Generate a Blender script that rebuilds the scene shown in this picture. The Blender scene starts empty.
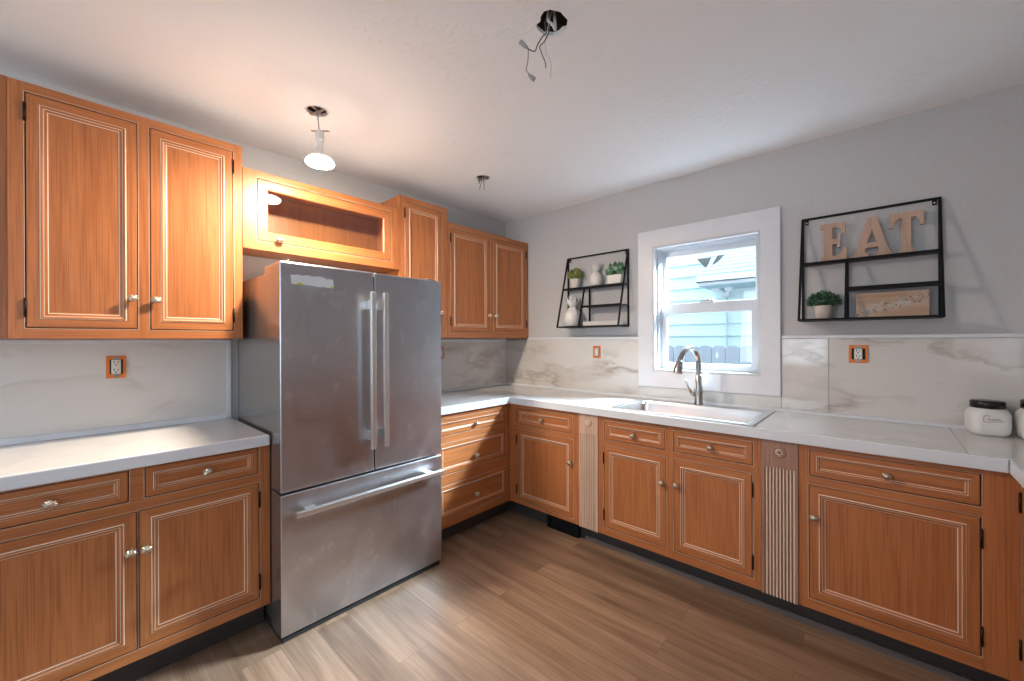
import bpy, bmesh, math, random
from mathutils import Vector, Matrix
R = math.radians
PI = math.pi
random.seed(7)
SC = bpy.context.scene
COL = SC.collection

# ------------------------------------------------------------------ camera
CAM = Vector((2.7066, -2.8697, 1.3433))
FWD = Vector((-0.67524, 0.73760, -0.00104)).normalized()
RIGHT = Vector((0.73759, 0.67523, -0.00381)).normalized()
UP = RIGHT.cross(FWD).normalized()
cam_data = bpy.data.cameras.new('camera')
cam_data.sensor_fit = 'HORIZONTAL'
cam_data.sensor_width = 36.0
cam_data.lens = 405.16 / 1024 * 36.0
cam_data.clip_start = 0.02
cam = bpy.data.objects.new('camera', cam_data)
COL.objects.link(cam)
cam.matrix_world = Matrix(((RIGHT.x, UP.x, -FWD.x, CAM.x), (RIGHT.y, UP.y, -FWD.y, CAM.y),
                           (RIGHT.z, UP.z, -FWD.z, CAM.z), (0, 0, 0, 1)))
SC.camera = cam

# ------------------------------------------------------------------ exposure, sky, daylight, fill lamps
SC.view_settings.view_transform = 'Standard'
SC.view_settings.look = 'None'
SC.view_settings.gamma = 1.0
SC.view_settings.use_curve_mapping = False
SC.view_settings.exposure = 0.32
world = bpy.data.worlds.new('sky')
SC.world = world
world.use_nodes = True
wn = world.node_tree.nodes
wn['Background'].inputs['Color'].default_value = (0.62, 0.84, 1.0, 1)
wn['Background'].inputs['Strength'].default_value = 2.9


def area(name, loc, target, sx, sy, power, color, spread=180):
    l = bpy.data.lights.new(name, 'AREA')
    l.shape = 'RECTANGLE'
    l.size = sx
    l.size_y = sy
    l.energy = power
    l.color = color
    l.spread = R(spread)
    o = bpy.data.objects.new(name, l)
    COL.objects.link(o)
    o.location = loc
    d = Vector(target) - Vector(loc)
    o.rotation_euler = d.to_track_quat('-Z', 'Y').to_euler()
    return o


# sky light falling through the sink window, and added fill lamps behind the camera
area('window_daylight', (2.55, 1.35, 2.75), (1.5, -0.6, 0.9), 1.9, 0.45, 470, (0.70, 0.85, 1.0), 80)
area('rear_window_fill', (1.375, -5.6, 1.6), (1.7, -1.0, 2.6), 1.3, 1.4, 18, (0.82, 0.90, 1.0))  # fill lamp added at the rear window, tipped up to brighten the ceiling
area('side_fill', (3.62, -4.0, 1.6), (0.0, -2.6, 2.0), 1.3, 1.3, 4, (0.85, 0.92, 1.0))  # weak fill lamp added at the made-up side window

H = 2.4775          # ceiling height
CT = 0.914          # worktop top


# ------------------------------------------------------------------ materials
def mat(name):
    m = bpy.data.materials.new(name)
    m.use_nodes = True
    nt = m.node_tree
    b = nt.nodes['Principled BSDF']
    return m, nt, b


def N(nt, typ, **kw):
    n = nt.nodes.new(typ)
    for k, v in kw.items():
        if k in n.inputs:
            n.inputs[k].default_value = v
        else:
            setattr(n, k, v)
    return n


def ramp(nt, fac, stops):
    n = nt.nodes.new('ShaderNodeValToRGB')
    while len(n.color_ramp.elements) < len(stops):
        n.color_ramp.elements.new(0.5)
    for e, (p, c) in zip(n.color_ramp.elements, stops):
        e.position = p
        e.color = (*c, 1) if len(c) == 3 else c
    nt.links.new(fac, n.inputs[0])
    return n


def plain(name, col, rough=0.5, metal=0.0, bump=None, spec=None, coat=0.0):
    m, nt, b = mat(name)
    b.inputs['Base Color'].default_value = (*col, 1)
    b.inputs['Roughness'].default_value = rough
    b.inputs['Metallic'].default_value = metal
    if spec is not None:
        b.inputs['Specular IOR Level'].default_value = spec
    b.inputs['Coat Weight'].default_value = coat
    tc = N(nt, 'ShaderNodeTexCoord')
    # a little natural unevenness in colour
    no = N(nt, 'ShaderNodeTexNoise', Scale=(bump[0] if bump else 9.0), Detail=4.0)
    nt.links.new(tc.outputs['Object'], no.inputs['Vector'])
    mx = N(nt, 'ShaderNodeMixRGB', blend_type='MULTIPLY')
    mx.inputs['Fac'].default_value = 0.12
    mx.inputs['Color1'].default_value = (*col, 1)
    nt.links.new(no.outputs['Fac'], mx.inputs['Color2'])
    nt.links.new(mx.outputs[0], b.inputs['Base Color'])
    if bump:
        bp = N(nt, 'ShaderNodeBump', Strength=bump[1], Distance=bump[2])
        nt.links.new(no.outputs['Fac'], bp.inputs['Height'])
        nt.links.new(bp.outputs[0], b.inputs['Normal'])
    return m


def wood(name, axis, light, mid, dark, rough=0.40, fine=1.0, sat_var=0.22):
    """oak: open pores and slow figure, both drawn out along the grain axis (object space)"""
    m, nt, b = mat(name)
    L = nt.links.new
    tc = N(nt, 'ShaderNodeTexCoord')
    oi = N(nt, 'ShaderNodeObjectInfo')
    off = N(nt, 'ShaderNodeVectorMath', operation='SCALE')
    comb = N(nt, 'ShaderNodeCombineXYZ', X=7.3, Y=3.1, Z=5.7)
    L(comb.outputs[0], off.inputs[0])
    L(oi.outputs['Random'], off.inputs['Scale'])
    add = N(nt, 'ShaderNodeVectorMath', operation='ADD')
    L(tc.outputs['Object'], add.inputs[0])
    L(off.outputs[0], add.inputs[1])

    def stretched(across, along):
        mp = N(nt, 'ShaderNodeMapping')
        s = [across, across, across]
        s['XYZ'.index(axis)] = along
        mp.inputs['Scale'].default_value = s
        L(add.outputs[0], mp.inputs['Vector'])
        return mp
    m1 = stretched(16.0, 1.2)
    fig = N(nt, 'ShaderNodeTexNoise', Scale=1.0, Detail=3.0, Distortion=0.6)
    L(m1.outputs[0], fig.inputs['Vector'])
    m2 = stretched(1.0, 0.10)
    wv = N(nt, 'ShaderNodeTexWave', Scale=11.0 * fine, Distortion=7.0, Detail=2.0)
    wv.inputs['Detail Scale'].default_value = 1.4
    wv.wave_type = 'BANDS'
    wv.bands_direction = 'DIAGONAL'
    L(m2.outputs[0], wv.inputs['Vector'])
    m3 = stretched(240.0, 3.0)
    por = N(nt, 'ShaderNodeTexNoise', Scale=1.0, Detail=2.0)
    L(m3.outputs[0], por.inputs['Vector'])
    c1 = ramp(nt, fig.outputs['Fac'], [(0.2, mid), (0.85, light)])
    r2 = ramp(nt, wv.outputs['Fac'], [(0.0, (1, 1, 1)), (0.62, (0.93, 0.93, 0.93)), (1.0, (0.60, 0.55, 0.5))])
    mx = N(nt, 'ShaderNodeMixRGB', blend_type='MULTIPLY')
    mx.inputs['Fac'].default_value = sat_var
    L(c1.outputs[0], mx.inputs['Color1'])
    L(r2.outputs[0], mx.inputs['Color2'])
    r3 = ramp(nt, por.outputs['Fac'], [(0.36, (1, 1, 1)), (0.5, (0, 0, 0))])
    mx2 = N(nt, 'ShaderNodeMixRGB', blend_type='MIX')
    sc = N(nt, 'ShaderNodeMath', operation='MULTIPLY')
    sc.inputs[1].default_value = 0.48
    L(r3.outputs[0], sc.inputs[0])
    L(sc.outputs[0], mx2.inputs['Fac'])
    L(mx.outputs[0], mx2.inputs['Color1'])
    mx2.inputs['Color2'].default_value = (*dark, 1)
    L(mx2.outputs[0], b.inputs['Base Color'])
    b.inputs['Roughness'].default_value = rough
    bp = N(nt, 'ShaderNodeBump', Strength=0.12, Distance=0.001)
    L(por.outputs['Fac'], bp.inputs['Height'])
    L(bp.outputs[0], b.inputs['Normal'])
    return m


def marble(name, base, vein, rough, scale=1.0, vein2=None, amount=0.8):
    m, nt, b = mat(name)
    L = nt.links.new
    tc = N(nt, 'ShaderNodeTexCoord')
    mp = N(nt, 'ShaderNodeMapping')
    mp.inputs['Scale'].default_value = (scale, scale, scale * 2.6)
    mp.inputs['Rotation'].default_value = (0.15, 0.25, 0.2)
    L(tc.outputs['Object'], mp.inputs['Vector'])
    warp = N(nt, 'ShaderNodeTexNoise', Scale=1.6, Detail=5.0)
    L(mp.outputs[0], warp.inputs['Vector'])
    ad = N(nt, 'ShaderNodeMixRGB', blend_type='ADD')
    ad.inputs['Fac'].default_value = 0.55
    L(mp.outputs[0], ad.inputs['Color1'])
    L(warp.outputs['Color'], ad.inputs['Color2'])
    v = N(nt, 'ShaderNodeTexNoise', Scale=1.5, Detail=6.0, Roughness=0.55)
    L(ad.outputs[0], v.inputs['Vector'])
    r1 = ramp(nt, v.outputs['Fac'], [(0.44, (0, 0, 0)), (0.495, (1, 1, 1)), (0.51, (0.5, 0.5, 0.5)), (0.60, (0, 0, 0))])
    msk = N(nt, 'ShaderNodeTexNoise', Scale=1.1, Detail=2.0)
    L(mp.outputs[0], msk.inputs['Vector'])
    r2 = ramp(nt, msk.outputs['Fac'], [(0.42, (0, 0, 0)), (0.68, (1, 1, 1))])
    mu = N(nt, 'ShaderNodeMath', operation='MULTIPLY')
    L(r1.outputs[0], mu.inputs[0])
    L(r2.outputs[0], mu.inputs[1])
    mu2 = N(nt, 'ShaderNodeMath', operation='MULTIPLY')
    mu2.inputs[1].default_value = amount
    L(mu.outputs[0], mu2.inputs[0])
    mx = N(nt, 'ShaderNodeMixRGB')
    mx.inputs['Color1'].default_value = (*base, 1)
    mx.inputs['Color2'].default_value = (*vein, 1)
    L(mu2.outputs[0], mx.inputs['Fac'])
    L(mx.outputs[0], b.inputs['Base Color'])
    b.inputs['Roughness'].default_value = rough
    return m


def steel_mat():
    m, nt, b = mat('brushed_stainless')
    L = nt.links.new
    b.inputs['Metallic'].default_value = 1.0
    tc = N(nt, 'ShaderNodeTexCoord')
    mp = N(nt, 'ShaderNodeMapping')
    mp.inputs['Scale'].default_value = (400, 400, 3)
    L(tc.outputs['Object'], mp.inputs['Vector'])
    br = N(nt, 'ShaderNodeTexNoise', Scale=1.0, Detail=2.0)
    L(mp.outputs[0], br.inputs['Vector'])
    sm = N(nt, 'ShaderNodeTexNoise', Scale=4.5, Detail=6.0, Roughness=0.62, Distortion=1.2)
    L(tc.outputs['Object'], sm.inputs['Vector'])
    r = ramp(nt, sm.outputs['Fac'], [(0.35, (0.31, 0.31, 0.31)), (0.7, (0.39, 0.39, 0.39))])
    L(r.outputs[0], b.inputs['Roughness'])
    # dried smears and dust left on the doors
    mp2 = N(nt, 'ShaderNodeMapping')
    mp2.inputs['Scale'].default_value = (7, 7, 5)
    L(tc.outputs['Object'], mp2.inputs['Vector'])
    du = N(nt, 'ShaderNodeTexNoise', Scale=1.6, Detail=9.0, Roughness=0.72, Distortion=0.8)
    L(mp2.outputs[0], du.inputs['Vector'])
    rd = ramp(nt, du.outputs['Fac'], [(0.56, (0, 0, 0)), (0.70, (1, 1, 1))])
    c = ramp(nt, sm.outputs['Fac'], [(0.3, (0.47, 0.47, 0.50)), (0.7, (0.55, 0.55, 0.585))])
    mx = N(nt, 'ShaderNodeMixRGB')
    s = N(nt, 'ShaderNodeMath', operation='MULTIPLY')
    s.inputs[1].default_value = 0.4
    L(rd.outputs[0], s.inputs[0])
    L(s.outputs[0], mx.inputs['Fac'])
    L(c.outputs[0], mx.inputs['Color1'])
    mx.inputs['Color2'].default_value = (0.86, 0.85, 0.86, 1)
    L(mx.outputs[0], b.inputs['Base Color'])
    bp = N(nt, 'ShaderNodeBump', Strength=0.05, Distance=0.0006)
    L(br.outputs['Fac'], bp.inputs['Height'])
    L(bp.outputs[0], b.inputs['Normal'])
    return m


def floor_mat():
    m, nt, b = mat('vinyl_plank')
    L = nt.links.new
    tc = N(nt, 'ShaderNodeTexCoord')
    br = N(nt, 'ShaderNodeTexBrick')
    br.inputs['Color1'].default_value = (0.0, 0.0, 0.0, 1)
    br.inputs['Color2'].default_value = (1, 1, 1, 1)
    br.inputs['Mortar'].default_value = (0.5, 0.5, 0.5, 1)
    br.inputs['Scale'].default_value = 1.0
    br.inputs['Mortar Size'].default_value = 0.0010
    br.inputs['Mortar Smooth'].default_value = 0.3
    br.inputs['Bias'].default_value = 0.0
    br.inputs['Brick Width'].default_value = 1.22
    br.inputs['Row Height'].default_value = 0.150
    br.offset = 0.37
    br.offset_frequency = 2
    L(tc.outputs['Object'], br.inputs['Vector'])
    # each plank shifts the grain by its own amount
    cmb = N(nt, 'ShaderNodeCombineXYZ')
    ml = N(nt, 'ShaderNodeMath', operation='MULTIPLY')
    ml.inputs[1].default_value = 9.0
    L(br.outputs['Color'], ml.inputs[0])
    L(ml.outputs[0], cmb.inputs['Z'])
    L(ml.outputs[0], cmb.inputs['X'])
    ad = N(nt, 'ShaderNodeVectorMath', operation='ADD')
    L(tc.outputs['Object'], ad.inputs[0])
    L(cmb.outputs[0], ad.inputs[1])
    mp = N(nt, 'ShaderNodeMapping')
    mp.inputs['Scale'].default_value = (1.0, 11.0, 1.0)
    L(ad.outputs[0], mp.inputs['Vector'])
    g1 = N(nt, 'ShaderNodeTexNoise', Scale=1.3, Detail=5.0, Roughness=0.5, Distortion=0.5)
    L(mp.outputs[0], g1.inputs['Vector'])
    mp2 = N(nt, 'ShaderNodeMapping')
    mp2.inputs['Scale'].default_value = (4.0, 130.0, 1.0)
    L(ad.outputs[0], mp2.inputs['Vector'])
    g2 = N(nt, 'ShaderNodeTexNoise', Scale=1.0, Detail=3.0)
    L(mp2.outputs[0], g2.inputs['Vector'])
    c = ramp(nt, g1.outputs['Fac'], [(0.25, (0.150, 0.084, 0.050)), (0.48, (0.262, 0.158, 0.099)), (0.78, (0.36, 0.232, 0.155))])
    r2 = ramp(nt, g2.outputs['Fac'], [(0.35, (0.74, 0.72, 0.70)), (0.65, (1.06, 1.06, 1.06))])
    mx = N(nt, 'ShaderNodeMixRGB', blend_type='MULTIPLY')
    mx.inputs['Fac'].default_value = 0.75
    L(c.outputs[0], mx.inputs['Color1'])
    L(r2.outputs[0], mx.inputs['Color2'])
    rp = ramp(nt, br.outputs['Color'], [(0.0, (0.72, 0.72, 0.73)), (1.0, (1.18, 1.17, 1.15))])
    mx2 = N(nt, 'ShaderNodeMixRGB', blend_type='MULTIPLY')
    mx2.inputs['Fac'].default_value = 1.0
    L(mx.outputs[0], mx2.inputs['Color1'])
    L(rp.outputs[0], mx2.inputs['Color2'])
    mx3 = N(nt, 'ShaderNodeMixRGB')
    L(br.outputs['Fac'], mx3.inputs['Fac'])
    L(mx2.outputs[0], mx3.inputs['Color1'])
    mx3.inputs['Color2'].default_value = (0.11, 0.07, 0.048, 1)
    L(mx3.outputs[0], b.inputs['Base Color'])
    b.inputs['Roughness'].default_value = 0.42
    bp = N(nt, 'ShaderNodeBump', Strength=0.15, Distance=0.001)
    L(g2.outputs['Fac'], bp.inputs['Height'])
    L(bp.outputs[0], b.inputs['Normal'])
    return m


def ceiling_mat():
    m, nt, b = mat('knockdown_ceiling_paint')
    L = nt.links.new
    b.inputs['Base Color'].default_value = (0.87, 0.875, 0.885, 1)
    b.inputs['Roughness'].default_value = 0.9
    tc = N(nt, 'ShaderNodeTexCoord')
    n1 = N(nt, 'ShaderNodeTexNoise', Scale=22.0, Detail=5.0, Roughness=0.6, Distortion=0.7)
    L(tc.outputs['Object'], n1.inputs['Vector'])
    n2 = N(nt, 'ShaderNodeTexNoise', Scale=2.0, Detail=2.0)
    L(tc.outputs['Object'], n2.inputs['Vector'])
    r1 = ramp(nt, n1.outputs['Fac'], [(0.54, (0, 0, 0)), (0.62, (1, 1, 1))])
    r2 = ramp(nt, n2.outputs['Fac'], [(0.45, (0, 0, 0)), (0.65, (1, 1, 1))])
    mu = N(nt, 'ShaderNodeMath', operation='MULTIPLY')
    L(r1.outputs[0], mu.inputs[0])
    L(r2.outputs[0], mu.inputs[1])
    bp = N(nt, 'ShaderNodeBump', Strength=0.42, Distance=0.005)
    L(mu.outputs[0], bp.inputs['Height'])
    L(bp.outputs[0], b.inputs['Normal'])
    return m


def glass_mat(name, tint=(1, 1, 1), rough=0.0):
    m, nt, b = mat(name)
    b.inputs['Base Color'].default_value = (*tint, 1)
    b.inputs['Transmission Weight'].default_value = 1.0
    b.inputs['IOR'].default_value = 1.45
    b.inputs['Roughness'].default_value = rough
    return m


def thin_glass(name):
    """a pane a few millimetres thick: passes light straight on, with a weak mirror reflection"""
    m, nt, b = mat(name)
    L = nt.links.new
    nt.nodes.remove(b)
    tr = N(nt, 'ShaderNodeBsdfTransparent')
    tr.inputs['Color'].default_value = (0.95, 0.985, 0.98, 1)
    gl = N(nt, 'ShaderNodeBsdfGlossy', Roughness=0.0)
    lw = N(nt, 'ShaderNodeLayerWeight', Blend=0.5)
    pw = N(nt, 'ShaderNodeMath', operation='POWER')
    pw.inputs[1].default_value = 4.0
    L(lw.outputs['Facing'], pw.inputs[0])
    fr = N(nt, 'ShaderNodeMath', operation='MULTIPLY_ADD')
    fr.inputs[1].default_value = 0.45
    fr.inputs[2].default_value = 0.045
    L(pw.outputs[0], fr.inputs[0])
    mx = N(nt, 'ShaderNodeMixShader')
    L(fr.outputs[0], mx.inputs['Fac'])
    L(tr.outputs[0], mx.inputs[1])
    L(gl.outputs[0], mx.inputs[2])
    L(mx.outputs[0], nt.nodes['Material Output'].inputs['Surface'])
    return m


def emis(name, col, strength):
    m, nt, b = mat(name)
    b.inputs['Base Color'].default_value = (0.9, 0.9, 0.9, 1)
    b.inputs['Emission Color'].default_value = (*col, 1)
    b.inputs['Emission Strength'].default_value = strength
    return m


OAK_L, OAK_M, OAK_D = (0.50, 0.178, 0.058), (0.385, 0.122, 0.036), (0.185, 0.050, 0.013)
WV = wood('oak_grain_upright', 'Z', OAK_L, OAK_M, OAK_D)
WH = wood('oak_grain_along', 'X', OAK_L, OAK_M, OAK_D)
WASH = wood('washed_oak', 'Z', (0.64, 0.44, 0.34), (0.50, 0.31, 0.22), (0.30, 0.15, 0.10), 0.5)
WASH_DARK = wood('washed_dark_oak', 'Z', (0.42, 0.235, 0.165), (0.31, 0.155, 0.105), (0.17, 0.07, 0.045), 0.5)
WASHED_RIDGE = plain('white_wash_residue', (0.74, 0.58, 0.45), 0.55)
WALL = plain('greige_wall_paint', (0.58, 0.570, 0.575), 0.75, bump=(60.0, 0.06, 0.002))
CEIL = ceiling_mat()
FLOOR = floor_mat()
WHITE = plain('white_trim_paint', (0.74, 0.75, 0.79), 0.35)
VINYL = plain('white_vinyl', (0.60, 0.61, 0.64), 0.3)
COUNTER = marble('marbled_worktop', (0.72, 0.70, 0.685), (0.42, 0.36, 0.31), 0.16, 1.1, amount=0.45)
SPLASH = marble('polished_marble_tile', (0.665, 0.63, 0.60), (0.34, 0.26, 0.21), 0.06, 1.0, amount=0.95)
STEEL = steel_mat()
CHROME = plain('polished_steel_bar', (0.86, 0.84, 0.82), 0.36, 1.0)
FRIDGE_SIDE = plain('fridge_side_panel', (0.30, 0.28, 0.265), 0.22, 0.75)
BLACK = plain('black_iron', (0.008, 0.008, 0.009), 0.65, 0.0, spec=0.2)
DARKGAP = plain('dark_recess', (0.02, 0.018, 0.017), 0.8)
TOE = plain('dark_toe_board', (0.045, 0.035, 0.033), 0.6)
SHELFWOOD = plain('dark_brown_shelf', (0.045, 0.028, 0.02), 0.5)
HINGE = plain('aged_bronze', (0.03, 0.022, 0.018), 0.4, 0.8)
PEWTER = plain('antique_pewter', (0.60, 0.52, 0.42), 0.32, 1.0)
ORANGE = plain('orange_plastic', (0.80, 0.20, 0.02), 0.45)
OUTLET = plain('ivory_plastic', (0.78, 0.75, 0.69), 0.4)
CERAMIC = plain('white_ceramic', (0.80, 0.77, 0.74), 0.35)
POTW = plain('blush_white_pot', (0.76, 0.66, 0.60), 0.6)
POTS = plain('sand_pot', (0.66, 0.55, 0.47), 0.7)
LEAF_G = plain('dark_green_leaf', (0.035, 0.10, 0.055), 0.5)
LEAF_Y = plain('yellow_green_leaf', (0.22, 0.26, 0.06), 0.55)
LEAF_S = plain('succulent_leaf', (0.12, 0.26, 0.12), 0.5)
SOIL = plain('dark_soil', (0.03, 0.02, 0.015), 0.9)
LETTER = wood('raw_pine_letter', 'Z', (0.60, 0.42, 0.32), (0.50, 0.33, 0.25), (0.36, 0.22, 0.16), 0.7)
GLASS = thin_glass('clear_pane')
LAMP = emis('lit_lamp_lens', (1.0, 0.86, 0.69), 920.0)
LAMP_SIDE = emis('glowing_lamp_shoulder', (1.0, 0.89, 0.76), 29.0)
NICKEL = plain('brushed_nickel', (0.44, 0.425, 0.41), 0.25, 1.0)
SINKST = plain('satin_steel_sink', (0.62, 0.62, 0.63), 0.28, 1.0)
TIN = plain('galvanised_tin', (0.35, 0.34, 0.33), 0.45, 0.9)
WIRE_W = plain('white_wire', (0.7, 0.68, 0.64), 0.5)
WIRE_K = plain('dark_wire', (0.10, 0.09, 0.085), 0.5)
NUT = plain('grey_wire_nut', (0.33, 0.34, 0.35), 0.5)
LID = plain('black_lid', (0.012, 0.012, 0.012), 0.22, 0.3)


# ------------------------------------------------------------------ mesh helpers
class MB:
    def __init__(self):
        self.v, self.f, self.m, self.s = [], [], [], []

    def quad(self, pts, m=0, smooth=False):
        i = len(self.v)
        self.v += [tuple(p) for p in pts]
        self.f.append(tuple(range(i, i + len(pts))))
        self.m.append(m)
        self.s.append(smooth)

    def mesh(self, verts, faces, m=0, smooth=False):
        i = len(self.v)
        self.v += [tuple(p) for p in verts]
        for f in faces:
            self.f.append(tuple(i + k for k in f))
            self.m.append(m)
            self.s.append(smooth)
        return self

    def box(self, x0, x1, y0, y1, z0, z1, m=0):
        x0, x1 = min(x0, x1), max(x0, x1)
        y0, y1 = min(y0, y1), max(y0, y1)
        z0, z1 = min(z0, z1), max(z0, z1)
        p = [(x0, y0, z0), (x1, y0, z0), (x1, y1, z0), (x0, y1, z0), (x0, y0, z1), (x1, y0, z1), (x1, y1, z1), (x0, y1, z1)]
        return self.mesh(p, [(0, 3, 2, 1), (4, 5, 6, 7), (0, 1, 5, 4), (1, 2, 6, 5), (2, 3, 7, 6), (3, 0, 4, 7)], m)

    def bar(self, a, b, w, t, m=0, up=(0, 0, 1)):
        a, b = Vector(a), Vector(b)
        d = (b - a).normalized()
        u = Vector(up)
        if abs(d.dot(u)) > 0.95:
            u = Vector((1, 0, 0))
        s = d.cross(u).normalized()
        u = s.cross(d).normalized()
        pts = []
        for q in (a, b):
            pts += [q - s * w / 2 - u * t / 2, q + s * w / 2 - u * t / 2, q + s * w / 2 + u * t / 2, q - s * w / 2 + u * t / 2]
        return self.mesh(pts, [(0, 1, 2, 3), (7, 6, 5, 4), (0, 4, 5, 1), (1, 5, 6, 2), (2, 6, 7, 3), (3, 7, 4, 0)], m)

    def prism(self, poly, axis, a, b, m=0, side=None):
        """poly: counter-clockwise 2D points; axis 'y' maps (u,v)->(x,z), 'z' maps to (x,y), 'x' maps to (y,z)"""
        def P(u, v, w):
            return {'y': (u, w, v), 'z': (u, v, w), 'x': (w, u, v)}[axis]
        n = len(poly)
        vs = [P(u, v, a) for u, v in poly] + [P(u, v, b) for u, v in poly]
        fs = [tuple(range(n - 1, -1, -1)), tuple(range(n, 2 * n))]
        self.mesh(vs, fs, m)
        i = len(self.v) - 2 * n
        for k in range(n):
            j = (k + 1) % n
            self.f.append((i + k, i + j, i + n + j, i + n + k))
            self.m.append(m if side is None else side)
            self.s.append(False)
        return self

    def lathe(self, prof, n=24, c=(0, 0, 0), axis='z', m=0, flute=0, depth=0.0, sx=1.0, sy=1.0, smooth=True, caps=True):
        vs, fs = [], []
        for r, h in prof:
            for k in range(n):
                t = 2 * PI * k / n
                rr = r * (1 - depth * (0.5 + 0.5 * math.cos(flute * t))) if flute else r
                a, b2 = rr * math.cos(t) * sx, rr * math.sin(t) * sy
                p = {'z': (a, b2, h), 'y': (a, h, b2), 'x': (h, a, b2)}[axis]
                vs.append((c[0] + p[0], c[1] + p[1], c[2] + p[2]))
        for i in range(len(prof) - 1):
            for k in range(n):
                j = (k + 1) % n
                fs.append((i * n + k, i * n + j, (i + 1) * n + j, (i + 1) * n + k))
        self.mesh(vs, fs, m, smooth)
        i0 = len(self.v) - len(vs)
        for row in (0, len(prof) - 1):
            if caps and prof[row][0] > 1e-5:
                self.f.append(tuple(i0 + row * n + k for k in range(n)))
                self.m.append(m)
                self.s.append(False)
        return self

    def tube(self, pts, r, n=8, m=0):
        pts = [Vector(p) for p in pts]
        rs = r if isinstance(r, (list, tuple)) else [r] * len(pts)
        vs, fs = [], []
        prev = None
        for i, p in enumerate(pts):
            d = (pts[min(i + 1, len(pts) - 1)] - pts[max(i - 1, 0)]).normalized()
            if prev is None:
                u = Vector((0, 0, 1)) if abs(d.z) < 0.9 else Vector((1, 0, 0))
                s = d.cross(u).normalized()
            else:
                s = (prev - d * prev.dot(d)).normalized()
            prev = s
            t = d.cross(s)
            for k in range(n):
                a = 2 * PI * k / n
                vs.append(p + (s * math.cos(a) + t * math.sin(a)) * rs[i])
        for i in range(len(pts) - 1):
            for k in range(n):
                j = (k + 1) % n
                fs.append((i * n + k, i * n + j, (i + 1) * n + j, (i + 1) * n + k))
        self.mesh(vs, fs, m, True)
        i0 = len(self.v) - len(vs)
        for row in (0, len(pts) - 1):
            self.f.append(tuple(i0 + row * n + k for k in range(n)))
            self.m.append(m)
            self.s.append(False)
        return self

    def slab(self, xs, ys, keep, z0, z1, axis='z', mfun=None, m=0):
        """one clean solid out of grid cells: top, bottom and only the outer side walls"""
        def P(u, v, w):
            return {'z': (u, v, w), 'y': (u, w, v)}[axis]
        idx = {}

        def V(i, j, k):
            if (i, j, k) not in idx:
                idx[(i, j, k)] = len(self.v)
                self.v.append(P(xs[i], ys[j], z1 if k else z0))
            return idx[(i, j, k)]

        def F(f, mm):
            self.f.append(f)
            self.m.append(mm)
            self.s.append(False)
        nx, ny = len(xs) - 1, len(ys) - 1
        K = lambda i, j: 0 <= i < nx and 0 <= j < ny and keep(i, j)
        for i in range(nx):
            for j in range(ny):
                if not K(i, j):
                    continue
                mm = mfun(i, j) if mfun else m
                F((V(i, j, 1), V(i + 1, j, 1), V(i + 1, j + 1, 1), V(i, j + 1, 1)), mm)
                F((V(i, j, 0), V(i, j + 1, 0), V(i + 1, j + 1, 0), V(i + 1, j, 0)), mm)
                if not K(i - 1, j):
                    F((V(i, j, 0), V(i, j, 1), V(i, j + 1, 1), V(i, j + 1, 0)), mm)
                if not K(i + 1, j):
                    F((V(i + 1, j, 0), V(i + 1, j + 1, 0), V(i + 1, j + 1, 1), V(i + 1, j, 1)), mm)
                if not K(i, j - 1):
                    F((V(i, j, 0), V(i + 1, j, 0), V(i + 1, j, 1), V(i, j, 1)), mm)
                if not K(i, j + 1):
                    F((V(i, j + 1, 0), V(i, j + 1, 1), V(i + 1, j + 1, 1), V(i + 1, j + 1, 0)), mm)
        return self

    def build(self, name, mats, parent=None, bevel=0.0, seg=2, weld=False, fix=True):
        me = bpy.data.meshes.new(name)
        me.from_pydata(self.v, [], self.f)
        for mm in (mats if isinstance(mats, (list, tuple)) else [mats]):
            me.materials.append(mm)
        for p, mi, sm in zip(me.polygons, self.m, self.s):
            p.material_index = mi
            p.use_smooth = sm
        if fix or weld:
            bm = bmesh.new()
            bm.from_mesh(me)
            if weld:
                bmesh.ops.remove_doubles(bm, verts=bm.verts, dist=1e-5)
            bmesh.ops.recalc_face_normals(bm, faces=bm.faces)
            bm.to_mesh(me)
            bm.free()
        o = bpy.data.objects.new(name, me)
        COL.objects.link(o)
        if parent is not None:
            o.parent = parent
        if bevel:
            md = o.modifiers.new('edge_round', 'BEVEL')
            md.width = bevel
            md.segments = seg
            md.limit_method = 'ANGLE'
            md.angle_limit = R(40)
        return o


def tag(o, label=None, cat=None, group=None, kind=None):
    if label:
        o['label'] = label
    if cat:
        o['category'] = cat
    if group:
        o['group'] = group
    if kind:
        o['kind'] = kind
    return o


def thing(name, label, cat, loc=(0, 0, 0), rz=0.0, group=None):
    o = bpy.data.objects.new(name, None)
    o.empty_display_size = 0.1
    COL.objects.link(o)
    o.location = loc
    o.rotation_euler = (0, 0, rz)
    return tag(o, label, cat, group)


def struct(o):
    o['kind'] = 'structure'
    return o


def smooth_curve(pts, n=6):
    """Catmull-Rom through the points"""
    P = [Vector(p) for p in pts]
    P = [P[0] * 2 - P[1]] + P + [P[-1] * 2 - P[-2]]
    out = []
    for i in range(1, len(P) - 2):
        for k in range(n):
            t = k / n
            a, b, c, d = P[i - 1], P[i], P[i + 1], P[i + 2]
            out.append(0.5 * ((2 * b) + (c - a) * t + (2 * a - 5 * b + 4 * c - d) * t * t + (3 * b - a - 3 * c + d) * t ** 3))
    out.append(P[-2])
    return out


# ------------------------------------------------------------------ the room shell
RX, RY = 3.67, -5.7
WX0, WX1, WZ0, WZ1 = 1.478, 2.156, 1.115, 2.014     # sink window opening
b = MB()
b.box(-0.15, RX + 0.15, RY - 0.15, 0.16, -0.08, 0.0)
struct(b.build('floor', FLOOR))
# ceiling with three cut-outs where fixtures were taken down
cut_main = (1.835, -1.695)
cut_lamp = (0.649, -2.041)
cut_far = (0.646, -0.913)


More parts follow.
